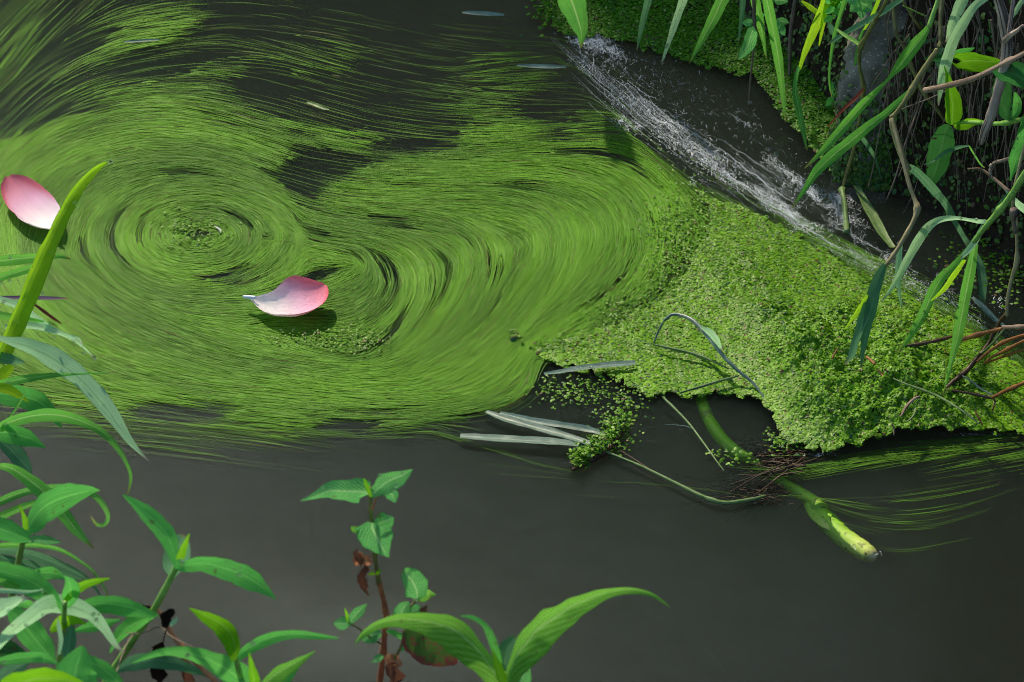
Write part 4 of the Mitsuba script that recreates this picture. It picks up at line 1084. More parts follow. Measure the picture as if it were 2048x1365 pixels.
stem(g, 'stem', [(1783, 237, 10), (1786, 252, 13), (1794, 282, 14), (1806, 318, 13), (1818, 340, 12)], (0.22, 0.17), 'mat_stem_straw')
leaf(g, 'blade', [(1816, 333, 13), (1832, 343, 17), (1852, 362, 18), (1875, 388, 17), (1893, 410, 15), (1908, 440, 12), (1924, 468, 10), (1942, 497, 11)], 0.175, 0.02, 'mat_blade_teal', roll=10, fold=0.2)
stem(g, 'stem', [(1783, 237, 8), (1794, 276, 9), (1806, 322, 9), (1818, 368, 9), (1830, 402, 9), (1835, 417, 13), (1828, 440, 10), (1812, 470, 10), (1792, 503, 9), (1772, 531, 9)], (0.225, 0.12), 'mat_stem_straw', nodes=(0.58,))
leaf(g, 'blade', [(1771, 529, 10), (1757, 555, 18), (1744, 592, 21), (1728, 635, 20), (1712, 682, 16), (1703, 712, 13), (1690, 729, 4)], 0.12, 0.035, 'mat_blade_teal', roll=[20, 10, 40], fold=0.25)
leaf(g, 'blade', [(1768, 531, 12), (1753, 570, 22), (1744, 612, 22), (1734, 655, 18), (1727, 695, 11), (1722, 736, 3)], 0.12, 0.035, 'mat_blade_teal', roll=[0, 15], fold=0.2)
leaf(g, 'blade', [(1734, 590, 5), (1722, 612, 11), (1706, 636, 7), (1690, 658, 2)], 0.095, 0.06, 'mat_blade_bright', roll='back')
leaf(g, 'blade', [(1802, 488, 8), (1798, 520, 12), (1796, 560, 11), (1801, 600, 5), (1804, 618, 2)], 0.09, 0.03, 'mat_blade_pale', roll=20)

g = thing('reed_grass', 'reed grass with dewy pale blades drooping onto the weed mat at the right', 'reed grass')
stem(g, 'stem', [(2075, 310, 15), (2045, 356, 15), (2018, 398, 14), (1990, 432, 13), (1968, 458, 11), (1948, 484, 10)], (0.33, 0.21), 'mat_stem_green', nodes=(0.62,))
leaf(g, 'blade', [(1977, 446, 8), (1962, 445, 10), (1940, 441, 6), (1912, 437, 8), (1880, 440, 14), (1856, 455, 17), (1836, 482, 18), (1816, 518, 17), (1798, 552, 12), (1780, 582, 7), (1762, 604, 2)], 0.23, 0.045, 'mat_blade_pale', roll=[40, -10, 25], fold=0.3, n=36)
leaf(g, 'blade', [(1947, 486, 9), (1930, 508, 11), (1908, 532, 14), (1884, 556, 19), (1866, 585, 21), (1848, 625, 19), (1828, 662, 13), (1812, 686, 8), (1796, 707, 2)], 0.205, 0.04, 'mat_blade', roll=[30, 5, 30], fold=0.3)
leaf(g, 'blade', [(1928, 520, 7), (1908, 548, 11), (1886, 580, 9), (1862, 602, 2)], 0.185, 0.13, 'mat_blade_bright', roll='back')
leaf(g, 'blade', [(1950, 488, 13), (1944, 525, 19), (1934, 575, 22), (1924, 628, 23), (1915, 675, 19), (1905, 715, 12), (1896, 752, 6), (1886, 792, 2)], 0.20, 0.03, 'mat_blade', roll=[-5, 15], fold=0.25)
leaf(g, 'sheath', [(1968, 452, 10), (1955, 476, 13), (1938, 500, 12), (1922, 516, 6)], 0.222, 0.19, 'mat_blade_pale', roll=20)
drops(g, [(1922, 437, 5), (1953, 439, 5), (1969, 441, 4), (1855, 454, 5), (1845, 605, 6), (1845, 610, 5), (1829, 648, 6), (1826, 653, 4), (1888, 540, 5), (1920, 531, 4), (1912, 606, 5), (1908, 622, 5), (1932, 610, 4), (1764, 602, 5), (1861, 570, 4)], [0.21, 0.222, 0.226, 0.175, 0.105, 0.103, 0.08, 0.078, 0.16, 0.18, 0.13, 0.12, 0.125, 0.05, 0.12])

g = thing('submerged_grass', 'blue green blade dipping under the race below the bank', 'grass')
leaf(g, 'blade', [(1712, 372, 10), (1726, 400, 15), (1746, 436, 20), (1764, 468, 16), (1785, 496, 10)], 0.012, 0.004, 'mat_straw_mossy', roll=-40)
g = thing('submerged_grass', 'blue green blade trailing in the dark water at the right end of the race', 'grass')
leaf(g, 'blade', [(1944, 500, 11), (1958, 530, 15), (1964, 565, 17), (1962, 605, 13)], 0.012, 0.003, 'mat_blade_teal', roll=-40)
leaf(g, 'blade', [(1944, 595, 6), (1965, 615, 11), (1990, 640, 9), (2010, 652, 3)], 0.006, 0.006, 'mat_straw_pale', roll=-40)

g = thing('drooping_grass', 'thin tan stem hanging at the right edge down to the orange stems', 'grass')
stem(g, 'stem', [(2062, 250, 8), (2040, 330, 7), (2026, 400, 8), (2032, 440, 8), (2034, 500, 7), (2034, 524, 11), (2024, 556, 8), (2016, 596, 8), (2014, 632, 9)], (0.26, 0.075), 'mat_stem_straw', nodes=(0.70,))
stem(g, 'torn_sheath', [(2028, 420, 12), (2027, 440, 14), (2030, 465, 9)], (0.19, 0.16), 'mat_root', rough=0.25)

# ------------------------------------------------------------------ dead wood, dry reed and small plants on the bank
g = thing('dead_branch', 'thick grey brown dead branch hanging before the bank at the upper right', 'branch')
stem(g, 'trunk', [(1985, -60, 17), (1993, -15, 18), (2004, 25, 22), (2012, 62, 26), (2014, 100, 22), (2006, 145, 21), (1994, 190, 20), (1981, 235, 20), (1970, 262, 18), (1962, 288, 9)], (0.40, 0.21), 'mat_wood', rough=0.05, sides=14, n=50)
stem(g, 'fork', [(2010, 82, 14), (2022, 70, 11), (2034, 62, 10), (2046, 52, 8)], (0.355, 0.385), 'mat_wood', rough=0.08, sides=10)
stem(g, 'fork', [(2018, 68, 9), (2022, 35, 9), (2027, 0, 9), (2030, -40, 8)], (0.36, 0.41), 'mat_wood', rough=0.05, sides=10)
g = thing('broken_reed', 'broken dry tan reed lying across in front of the dead branch', 'reed')
stem(g, 'reed', [(1850, 181, 12), (1872, 177, 12), (1910, 168, 12), (1950, 156, 11), (1990, 136, 9), (2012, 125, 11), (2035, 114, 10), (2075, 92, 9)], (0.31, 0.41), 'mat_dead_reed', rough=0.05, nodes=(0.74,), sides=10)
g = thing('bent_twig', 'bent grey twig above the moss at the lower right of the bank', 'twig')
stem(g, 'twig', [(2040, 310, 6), (2010, 320, 7), (1984, 329, 8), (1981, 345, 7), (1984, 356, 6)], (0.16, 0.12), 'mat_wood', n=20)
stem(g, 'twig', [(1936, 338, 3), (1962, 339, 5), (1980, 352, 6), (2000, 368, 7), (2016, 382, 8), (2030, 388, 6)], (0.12, 0.10), 'mat_dead_reed', n=20)
g = thing('bare_twig', 'thin bare twig with a drop at its end hanging over the dark race', 'twig')
stem(g, 'twig', [(1507, -30, 7), (1508, 20, 7), (1509, 55, 9), (1511, 72, 6), (1506, 110, 4), (1501, 160, 4), (1498, 206, 3)], (0.19, 0.03), 'mat_root', n=30, nodes=(0.42,))
drops(g, [(1498, 205, 8)], 0.032)
g = thing('hanging_twig', 'straight brown twig behind the pair of long blades', 'twig')
stem(g, 'twig', [(1596, -30, 10), (1590, 10, 10), (1583, 55, 9), (1580, 100, 8), (1579, 150, 6)], (0.13, 0.01), 'mat_root', n=24)
g = thing('hanging_twig', 'thin brown twig just left of the small yellow flowered herb', 'twig')
stem(g, 'twig', [(1634, -20, 5), (1628, 30, 5), (1620, 80, 5), (1612, 130, 4)], (0.16, 0.04), 'mat_root', n=20)

# bank stems and bare runners between the rock and the dead branch
for pts, zz, mt, lab in [([(1785, -10, 9), (1788, 30, 8), (1792, 66, 8), (1797, 78, 7), (1808, 96, 6), (1820, 125, 8), (1830, 150, 8), (1850, 190, 9), (1870, 214, 8), (1890, 243, 6)], (0.24, 0.12), 'mat_stem_olive', 'olive runner creeping down the bank behind the reed grass'),
                         ([(1800, -5, 5), (1818, 22, 5), (1835, 50, 6), (1842, 58, 5)], (0.24, 0.20), 'mat_stem_olive', 'short olive runner at the top of the bank right of the rock'),
                         ([(1806, 12, 3), (1840, 28, 3), (1870, 42, 3), (1900, 58, 3)], (0.23, 0.20), 'mat_stem_green', 'thin green runner crossing the bank near the top'),
                         ([(1828, 162, 4), (1816, 185, 4), (1812, 215, 4), (1814, 250, 3)], (0.15, 0.11), 'mat_straw_mossy', 'pale hanging runner below the long left bent blade')]:
    g = thing('bank_runner', lab, 'runner')
    stem(g, 'runner', pts, zz, mt, n=22, nodes=(0.5,))

g = thing('bank_dayflower', 'large leaved creeping plant on a pale stem beside the dead branch', 'dayflower')
stem(g, 'stem', [(2080, 228, 10), (2048, 238, 10), (2015, 246, 10), (1985, 248, 9), (1950, 245, 8), (1910, 246, 6)], (0.25, 0.19), 'mat_stem_green', nodes=(0.4, 0.62))
leaf(g, 'leaf', [(1904, 250, 8), (1904, 240, 28), (1906, 220, 34), (1903, 195, 30), (1898, 170, 18), (1893, 148, 6), (1888, 132, 2)], 0.19, 0.25, 'mat_leaf_yellow', roll='back', fold=0.3)
leaf(g, 'leaf', [(1907, 250, 8), (1915, 249, 16), (1930, 244, 22), (1950, 241, 14), (1975, 245, 5)], 0.19, 0.20, 'mat_leaf_yellow', roll='back', fold=0.5)
leaf(g, 'leaf', [(1897, 250, 14), (1891, 262, 36), (1885, 285, 48), (1878, 312, 48), (1872, 338, 38), (1863, 362, 22), (1855, 382, 2)], 0.18, 0.07, 'mat_leaf_deep', roll=[-10, 15], fold=0.12, wave=0.08)
leaf(g, 'leaf', [(2022, 240, 8), (2012, 225, 26), (2004, 200, 38), (2002, 170, 36), (2008, 140, 20), (2014, 120, 4)], 0.23, 0.30, 'mat_leaf_deep', roll=15)
leaf(g, 'leaf', [(2024, 240, 8), (2032, 225, 18), (2036, 205, 18), (2030, 185, 5)], 0.23, 0.26, 'mat_leaf', roll=-20)
leaf(g, 'leaf', [(2080, 185, 30), (2055, 165, 46), (2030, 150, 48), (2005, 142, 36), (1985, 138, 8)], 0.30, 0.29, 'mat_leaf_deep', roll=30)
g = thing('bank_dayflower', 'green leaf pair with a brown blotch at its base left of the dead branch', 'dayflower')
leaf(g, 'leaf', [(1901, 122, 6), (1910, 124, 22), (1930, 122, 36), (1955, 122, 38), (1980, 124, 30), (2005, 126, 16)], 0.22, 0.25, 'mat_leaf_yellow', roll='back', fold=0.2)
leaf(g, 'leaf', [(1901, 120, 6), (1912, 110, 17), (1930, 103, 16), (1949, 96, 2)], 0.22, 0.24, 'mat_leaf', roll=20)
leaf(g, 'leaf', [(1899, 121, 6), (1885, 118, 14), (1868, 117, 14), (1848, 118, 3)], 0.21, 0.21, 'mat_leaf_deep', roll=20)
leaf(g, 'blotch', [(1903, 122, 4), (1911, 120, 15), (1918, 117, 12), (1923, 112, 3)], 0.226, 0.23, 'mat_leaf_black', roll=25)
g = thing('bank_dayflower', 'dewy curled green leaf at the right edge of the bank', 'dayflower')
leaf(g, 'leaf', [(2070, 225, 30), (2055, 262, 34), (2043, 295, 30), (2032, 320, 26), (2025, 345, 10), (2021, 362, 2)], 0.25, 0.16, 'mat_leaf', roll=[0, 25], fold=0.35, wave=0.25)
drops(g, [(2034, 277, 5), (2034, 279, 3), (2027, 297, 4), (2033, 332, 3)], [0.235, 0.234, 0.225, 0.19])

g = thing('teal_grass', 'pair of blue green blades crossing before the bank at the upper right', 'grass')
leaf(g, 'blade', [(1950, -50, 22), (1935, -15, 23), (1918, 18, 22), (1905, 50, 17), (1898, 85, 14)], 0.35, 0.26, 'mat_blade_pale', roll=[25, 10], fold=0.3)
leaf(g, 'blade', [(2010, -40, 17), (1975, -8, 18), (1948, 15, 16), (1928, 45, 20), (1908, 80, 22), (1895, 118, 22), (1886, 150, 19), (1881, 180, 12), (1877, 212, 2)], 0.38, 0.20, 'mat_blade_pale', roll=[25, 0, 15], fold=0.3, n=36)
leaf(g, 'blade', [(2070, -30, 8), (2046, 0, 10), (2030, 26, 8), (2014, 52, 3)], 0.38, 0.33, 'mat_blade_pale', roll=20)
leaf(g, 'blade', [(1884, 95, 10), (1876, 110, 9), (1874, 125, 8), (1882, 140, 5)], 0.21, 0.19, 'mat_blade_teal', roll=10)
leaf(g, 'blade', [(1890, 100, 5), (1896, 140, 6), (1906, 180, 5), (1914, 225, 2)], 0.24, 0.19, 'mat_blade', roll=20)
g = thing('bank_grass', 'dim blue green blades lying across the bank behind the reed grass', 'grass')
leaf(g, 'blade', [(1795, 70, 3), (1825, 84, 7), (1860, 82, 8), (1900, 70, 8), (1945, 66, 7), (1985, 60, 3)], 0.17, 0.22, 'mat_blade_teal', roll=30)
leaf(g, 'blade', [(1938, 292, 3), (1915, 296, 8), (1890, 306, 8), (1868, 322, 4), (1848, 330, 2)], 0.15, 0.13, 'mat_blade_teal', roll=30)
leaf(g, 'blade', [(1938, 292, 3), (1950, 312, 3.5), (1962, 330, 3), (1970, 336, 2)], 0.15, 0.11, 'mat_blade', roll=10)
leaf(g, 'blade', [(1720, 270, 8), (1735, 290, 9), (1748, 312, 6), (1758, 340, 4), (1763, 362, 2)], 0.10, 0.02, 'mat_blade_teal', roll=20)
leaf(g, 'blade', [(2060, 430, 12), (2040, 412, 14), (2022, 395, 8), (2010, 380, 3)], 0.14, 0.12, 'mat_blade_pale', roll=10)
leaf(g, 'blade', [(2040, 372, 5), (2010, 395, 6), (1985, 425, 3)], 0.17, 0.12, 'mat_blade_teal', roll=20)


def herb(label, cat, stem_pts, zz, leaves, mat_leaf, mat_stem='mat_stem_green', name='bank_herb', group=None):
    g = thing(name, label, cat, group)
    stem(g, 'stem', stem_pts, zz, mat_stem, n=14, sides=6)
    for (x0, y0), (x1, y1), w in leaves:
        mx, my = (x0 + x1) / 2 + (y1 - y0) * 0.08, (y0 + y1) / 2 - (x1 - x0) * 0.08
        f = zz[0] + (zz[1] - zz[0]) * np.clip((y0 - stem_pts[0][1]) / (stem_pts[-1][1] - stem_pts[0][1] + 1e-6), 0, 1)
        leaf(g, 'leaf', [(x0, y0, w * 0.2), (x0 * .65 + mx * .35, y0 * .65 + my * .35, w * 0.85), (mx, my, w), (x1 * .6 + mx * .4, y1 * .6 + my * .4, w * 0.6), (x1, y1, 1.5)], f + 0.004, f - 0.004, mat_leaf, roll=rng.uniform(-15, 35), n=12)
    return g


herb('nettle like toothed leaves on a stem beside the bare twig', 'herb', [(1512, -10, 4), (1510, 30, 4), (1508, 55, 3)], (0.17, 0.13), [((1507, 54), (1476, 120), 26), ((1506, 42), (1485, 46), 15), ((1508, 40), (1530, 30), 13)], 'mat_heart')
herb('small oval leaved herb right of the pair of long blades', 'herb', [(1545, -20, 3), (1547, 20, 3), (1550, 46, 3)], (0.16, 0.10), [((1548, 2), (1576, 4), 18), ((1550, 44), (1578, 46), 16), ((1552, 48), (1570, 72), 18), ((1548, 40), (1558, 60), 14), ((1545, 10), (1528, -4), 14)], 'mat_heart')
herb('small yellow flowered herb beside the twisted blade', 'herb', [(1668, -20, 4), (1668, 10, 4), (1664, 40, 3), (1655, 55, 3)], (0.22, 0.15), [((1668, 12), (1650, 28), 13), ((1666, 18), (1680, 34), 12), ((1664, 32), (1648, 44), 12), ((1662, 38), (1672, 32), 9), ((1668, 5), (1692, 20), 16), ((1668, 0), (1650, 4), 11)], 'mat_leaf')
gm = 'bank_herb_002'
for cx, cy in ((1664, 2), (1670, -2), (1676, 4), (1672, 10), (1666, 8)):
    m = trimesh.creation.icosphere(2, 0.0022)
    m.apply_scale([1, 1, 1.4]); m.apply_translation(at(cx, cy, 0.222))
    part(gm, 'bud', m, 'mat_leaf_yellow', smooth=True, uv=np.full((len(m.vertices), 2), 0.4))
herb('dark toothed leaves at the top edge above the rock', 'herb', [(1712, -30, 4), (1716, 0, 4), (1722, 20, 3)], (0.26, 0.20), [((1716, 0), (1700, 24), 24), ((1718, 4), (1745, 22), 28), ((1716, -8), (1752, 2), 26), ((1720, 15), (1722, 40), 18), ((1714, -10), (1694, 4), 22)], 'mat_heart')
herb('small pale seedling at the water side left of the rock', 'herb', [(1684, 140, 2), (1676, 170, 2.5), (1668, 196, 2.5)], (0.10, 0.03), [((1668, 192), (1664, 164), 11), ((1668, 194), (1652, 204), 10), ((1670, 196), (1688, 196), 9), ((1672, 176), (1688, 172), 9), ((1668, 198), (1650, 212), 10)], 'mat_leaf')
herb('round leaved seedling left of the dead branch', 'herb', [(1978, 40, 2.5), (1980, 64, 3), (1984, 92, 2)], (0.24, 0.20), [((1978, 78), (1952, 76), 19), ((1980, 66), (1978, 40), 10), ((1982, 66), (1998, 60), 8), ((1984, 86), (1972, 94), 12), ((1984, 84), (1998, 72), 12), ((1980, 72), (2000, 84), 8)], 'mat_heart')

# ------------------------------------------------------------------ near plants, lower left
z = 0.30
g = thing('grass_clump', 'clump of dewy grass at the left edge, its tallest blade lit yellow green', 'grass')
leaf(g, 'blade', [(-10, 720, 26), (10, 680, 32), (48, 590, 36), (85, 505, 33), (118, 437, 27), (148, 384, 22), (178, 348, 17), (203, 329, 9), (224, 321, 2)], z, 0.38, 'mat_blade_bright', roll='back', fold=0.55)
leaf(g, 'blade', [(-40, 530, 16), (0, 522, 20), (45, 517, 22), (85, 513, 15), (115, 511, 11), (142, 518, 2)], z, z + .02, 'mat_blade', roll=30)
leaf(g, 'blade', [(-40, 572, 12), (0, 555, 15), (40, 543, 16), (78, 530, 13), (112, 510, 2)], z, z + .03, 'mat_blade', roll=20)
leaf(g, 'blade', [(-20, 596, 5), (20, 596, 7), (60, 596, 8), (100, 597, 7), (136, 597, 2)], z, z, 'mat_blade_purple')
leaf(g, 'blade', [(64, 606, 3), (80, 618, 6), (102, 634, 6), (123, 648, 2)], z, z - .02, 'mat_blade_red')
leaf(g, 'blade', [(-30, 590, 10), (8, 602, 14), (40, 614, 15), (75, 638, 12), (105, 660, 10), (140, 673, 7), (158, 678, 5), (166, 696, 2)], z, z, 'mat_blade_pale')
leaf(g, 'blade', [(-30, 626, 12), (10, 633, 14), (50, 640, 13), (85, 646, 8), (110, 650, 2)], z, z, 'mat_blade')
leaf(g, 'blade', [(10, 655, 8), (45, 651, 14), (85, 656, 14), (118, 666, 11), (150, 682, 6), (190, 716, 2)], z, z, 'mat_blade_pale')
leaf(g, 'blade', [(-10, 674, 6), (20, 684, 16), (60, 696, 32), (105, 718, 40), (150, 750, 38), (192, 792, 36), (226, 836, 26), (255, 878, 16), (277, 903, 8), (298, 923, 2)], z + .03, z - .05, 'mat_blade_pale', roll='front', fold=0.15)
leaf(g, 'blade', [(-20, 772, 14), (20, 763, 16), (60, 756, 15), (100, 751, 11), (140, 749, 5), (228, 745, 1.6)], z, z, 'mat_blade', roll=20)
leaf(g, 'blade', [(-20, 708, 18), (10, 718, 22), (32, 723, 16), (51, 726, 2)], z, z, 'mat_blade_teal')
leaf(g, 'blade', [(-10, 775, 22), (8, 748, 24), (24, 732, 12)], z, z, 'mat_blade_bright')
leaf(g, 'blade', [(-20, 776, 16), (10, 778, 20), (32, 788, 16), (57, 804, 2)], z + .01, z, 'mat_blade_bright')
leaf(g, 'blade', [(-20, 785, 36), (30, 790, 44), (75, 803, 42), (105, 828, 26), (118, 845, 12), (123, 856, 2)], z - .03, z - .05, 'mat_leaf', roll=20)
leaf(g, 'blade', [(14, 842, 3), (30, 820, 6), (42, 800, 5), (49, 786, 1.6)], z, z + .01, 'mat_blade')
leaf(g, 'blade', [(-30, 872, 12), (0, 853, 18), (50, 835, 25), (100, 829, 26), (150, 838, 22), (198, 860, 15), (232, 892, 11), (254, 928, 8), (262, 955, 7), (257, 982, 4), (250, 993, 1.6)], z + .02, z - .04, 'mat_blade', roll=[35, 10], fold=0.25, n=40)
leaf(g, 'blade', [(-20, 866, 28), (20, 866, 38), (55, 876, 34), (75, 886, 18), (91, 896, 2)], z + .01, z, 'mat_leaf', roll=20)
leaf(g, 'blade', [(-5, 880, 22), (20, 898, 33), (42, 922, 30), (56, 938, 16), (61, 950, 3)], z, z - .03, 'mat_blade_teal')
leaf(g, 'blade', [(-20, 932, 6), (15, 934, 16), (45, 950, 25), (85, 982, 30), (122, 1022, 28), (152, 1060, 20), (172, 1082, 10), (187, 1097, 2)], z + .07, z + .02, 'mat_blade', roll=[25, 0], fold=0.25)
leaf(g, 'blade', [(-20, 1012, 14), (20, 994, 17), (60, 981, 15), (105, 975, 13), (150, 976, 13), (186, 989, 12), (207, 1010, 11), (217, 1033, 9), (211, 1049, 8), (200, 1052, 8), (190, 1046, 6), (181, 1032, 1.6)], z + .04, z + .02, 'mat_blade', roll=20, fold=0.3, n=40)
leaf(g, 'blade', [(-20, 1045, 16), (15, 1028, 15), (50, 1013, 13), (85, 1000, 6)], z + .04, z + .04, 'mat_blade')
leaf(g, 'blade', [(-20, 1092, 11), (30, 1090, 10), (80, 1092, 9), (118, 1099, 8), (152, 1117, 6), (184, 1141, 5), (208, 1175, 3.5), (219, 1203, 1.6)], z + .06, z, 'mat_blade', roll=20, n=30)
leaf(g, 'blade', [(-20, 1098, 14), (40, 1103, 17), (95, 1120, 20), (145, 1142, 18), (172, 1158, 13), (192, 1178, 6), (207, 1204, 2)], z + .05, z, 'mat_blade_teal', roll=30)
leaf(g, 'blade', [(0, 1115, 14), (50, 1128, 22), (100, 1144, 20), (138, 1154, 12), (168, 1162, 3)], z + .04, z + .02, 'mat_blade_teal', roll=30)
leaf(g, 'blade', [(-30, 1330, 8), (-8, 1300, 16), (20, 1268, 22), (55, 1240, 28), (88, 1218, 36), (118, 1211, 38), (152, 1217, 36), (186, 1234, 28), (210, 1262, 18), (230, 1290, 10), (249, 1306, 2)], z + .16, z + .12, 'mat_blade_pale', roll='front', fold=0.15, n=38)
leaf(g, 'blade', [(-30, 1240, 30), (0, 1222, 34), (25, 1208, 24), (48, 1196, 6)], z + .16, z + .17, 'mat_blade_pale', roll='front')
leaf(g, 'blade', [(-20, 1158, 12), (10, 1166, 16), (40, 1178, 15), (72, 1188, 4)], z + .14, z + .13, 'mat_blade', roll=20)
leaf(g, 'blade', [(-20, 1180, 10), (20, 1182, 9), (55, 1184, 6), (86, 1180, 2)], z + .15, z + .15, 'mat_blade_pale', roll=20)
dd = [(222, 322, 7), (216, 325, 6), (151, 407, 8), (103, 505, 5), (20, 515, 6), (68, 530, 8), (63, 532, 6), (19, 562, 6), (2, 566, 6), (66, 566, 4), (85, 588, 6), (56, 603, 6), (8, 604, 7), (34, 643, 6), (108, 661, 6), (108, 674, 5), (147, 684, 5), (167, 707, 6), (188, 717, 8), (70, 692, 4), (78, 703, 4), (112, 706, 5), (145, 741, 8), (123, 738, 6), (16, 767, 7), (208, 811, 5), (160, 762, 4), (47, 1197, 10), (40, 1203, 8), (15, 1217, 7), (83, 1182, 7), (85, 1230, 5), (125, 1208, 5), (140, 1218, 4), (187, 1229, 8), (193, 1240, 7), (52, 1251, 6), (105, 1216, 4), (10, 848, 5)]
zz = [0.385, .38, .36, .34] + [z + .015] * 14 + [z + .0] * 9 + [z + .165] * 11 + [z + .02]
drops(g, dd, zz[:len(dd)])

g = thing('dayflower', 'dayflower shoot with one broad bright leaf behind the arching grass', 'dayflower', None)
stem(g, 'stem', [(22, 1200, 13), (34, 1140, 13), (44, 1090, 12), (50, 1055, 8)], (0.30, 0.40), 'mat_stem_green')
leaf(g, 'leaf', [(50, 1072, 8), (62, 1045, 32), (85, 1015, 54), (112, 1000, 58), (142, 990, 44), (168, 984, 26), (185, 981, 12), (200, 981, 2)], 0.39, 0.36, 'mat_leaf', roll='back', fold=0.2)
leaf(g, 'leaf', [(60, 1080, 8), (42, 1074, 30), (15, 1064, 42), (-15, 1052, 38), (-40, 1048, 20)], 0.40, 0.41, 'mat_leaf', roll=20)
leaf(g, 'bud_leaf', [(52, 1060, 9), (50, 1045, 12), (45, 1028, 7), (38, 1011, 1.6)], 0.40, 0.42, 'mat_leaf_yellow')
leaf(g, 'toothed_leaf', [(48, 1087, 4), (64, 1082, 14), (85, 1081, 18), (105, 1083, 12), (122, 1085, 2)], 0.385, 0.37, 'mat_heart', serr=0.35)

g = thing('dayflower', 'dense low dayflower with crowded broad leaves in the lower left corner', 'dayflower')
zz = 0.44
stem(g, 'stem', [(120, 1420, 14), (118, 1340, 13), (126, 1260, 12), (130, 1205, 10)], (0.34, 0.46), 'mat_stem_green')
for pts, a, b, mt, rl in [
        ([(-40, 1135, 24), (0, 1142, 40), (45, 1155, 48), (85, 1178, 46), (110, 1200, 30), (127, 1220, 8)], zz, zz, 'mat_leaf', 30),
        ([(134, 1215, 8), (140, 1195, 30), (141, 1176, 36), (136, 1162, 18), (128, 1152, 2)], zz, zz + .03, 'mat_leaf', 10),
        ([(128, 1203, 8), (143, 1187, 15), (165, 1170, 17), (190, 1162, 13), (220, 1157, 2)], zz + .01, zz + .02, 'mat_leaf_yellow', 20),
        ([(150, 1220, 8), (175, 1211, 26), (215, 1208, 36), (255, 1214, 36), (290, 1224, 22), (318, 1232, 3)], zz - .02, zz, 'mat_leaf', 20),
        ([(108, 1322, 10), (88, 1300, 44), (62, 1268, 52), (38, 1238, 40), (15, 1215, 14)], zz - .06, zz - .04, 'mat_leaf', 10),
        ([(-40, 1330, 10), (0, 1322, 17), (45, 1315, 22), (85, 1315, 20), (115, 1328, 4)], zz + .02, zz, 'mat_leaf', 25),
        ([(178, 1440, 30), (158, 1390, 80), (150, 1350, 84), (158, 1318, 56), (166, 1293, 8)], zz + .02, zz + .05, 'mat_leaf', 10),
        ([(-40, 1420, 40), (20, 1375, 56), (80, 1357, 52), (135, 1362, 34), (185, 1378, 4)], zz + .07, zz + .06, 'mat_leaf_yellow', 20),
        ([(158, 1314, 8), (178, 1323, 26), (205, 1338, 34), (230, 1358, 26), (255, 1385, 4)], zz - .01, zz - .02, 'mat_leaf', 20),
        ([(135, 1330, 12), (136, 1300, 26), (140, 1275, 26), (144, 1250, 8)], zz - .02, zz, 'mat_blade_teal', 0),
        ([(100, 1262, 8), (112, 1248, 24), (132, 1240, 26), (155, 1240, 14), (172, 1248, 3)], zz, zz, 'mat_leaf_yellow', 20),
        ([(-30, 1290, 30), (10, 1298, 40), (42, 1312, 28), (62, 1325, 4)], zz - .09, zz - .09, 'mat_leaf_deep', 10),
        ([(-20, 1372, 20), (15, 1348, 36), (40, 1332, 26), (60, 1322, 4)], zz - .03, zz - .02, 'mat_blade_teal', 20),
        ([(150, 1262, 6), (175, 1255, 20), (205, 1248, 22), (240, 1240, 4)], zz - .04, zz - .03, 'mat_leaf', 20),
        ([(48, 1160, 8), (75, 1148, 22), (105, 1146, 24), (130, 1156, 4)], zz - .06, zz - .07, 'mat_leaf', 20),
        ([(30, 1212, 8), (55, 1208, 16), (75, 1214, 4)], zz - .05, zz - .06, 'mat_leaf', 20),
        ([(118, 1310, 4), (122, 1280, 9), (118, 1255, 8), (116, 1236, 2)], zz + .02, zz + .03, 'mat_blade_pale', 0)]:
    leaf(g, 'leaf', pts, a, b, mt, roll='back' if mt == 'mat_leaf_yellow' else rl, wave=0.06)
drops(g, [(7, 1325, 6), (120, 1350, 4)], zz + 0.03)

g = thing('dayflower', 'tall dayflower shoot with a leaf pair spread over the water in the lower left', 'dayflower')
stem(g, 'stem', [(160, 1450, 17), (205, 1375, 16), (245, 1312, 16), (282, 1258, 15), (310, 1216, 15), (332, 1175, 14), (350, 1140, 13), (357, 1122, 10)], (0.30, 0.47), 'mat_stem_green', nodes=(0.68,), n=44)
leaf(g, 'leaf', [(357, 1138, 10), (350, 1112, 24), (338, 1078, 34), (322, 1056, 38), (298, 1032, 32), (272, 1010, 20), (256, 998, 10), (245, 989, 2)], 0.47, 0.50, 'mat_leaf', roll=[-20, 20], fold=0.4)
leaf(g, 'leaf', [(346, 1158, 8), (344, 1140, 40), (350, 1115, 54), (358, 1092, 48), (364, 1078, 24), (366, 1070, 4)], 0.44, 0.42, 'mat_blade_teal', roll=10)
leaf(g, 'bud_leaf', [(358, 1118, 16), (364, 1100, 15), (372, 1082, 8), (379, 1067, 1.6)], 0.475, 0.49, 'mat_leaf_yellow', roll='back')
leaf(g, 'leaf', [(356, 1138, 8), (375, 1131, 24), (405, 1127, 32), (440, 1134, 38), (480, 1148, 46), (508, 1163, 38), (532, 1181, 20), (552, 1199, 2)], 0.47, 0.44, 'mat_leaf', roll=[30, 15], fold=0.2, n=36)
leaf(g, 'leaf', [(312, 1230, 8), (292, 1238, 24), (266, 1250, 32), (244, 1266, 26), (229, 1288, 12), (219, 1307, 2)], 0.42, 0.40, 'mat_leaf', roll=25, wave=0.1)
drops(g, [(364, 1128, 7), (452, 1124, 5), (469, 1139, 5), (481, 1136, 5), (478, 1150, 8), (463, 1127, 4), (530, 1170, 4)], 0.475)

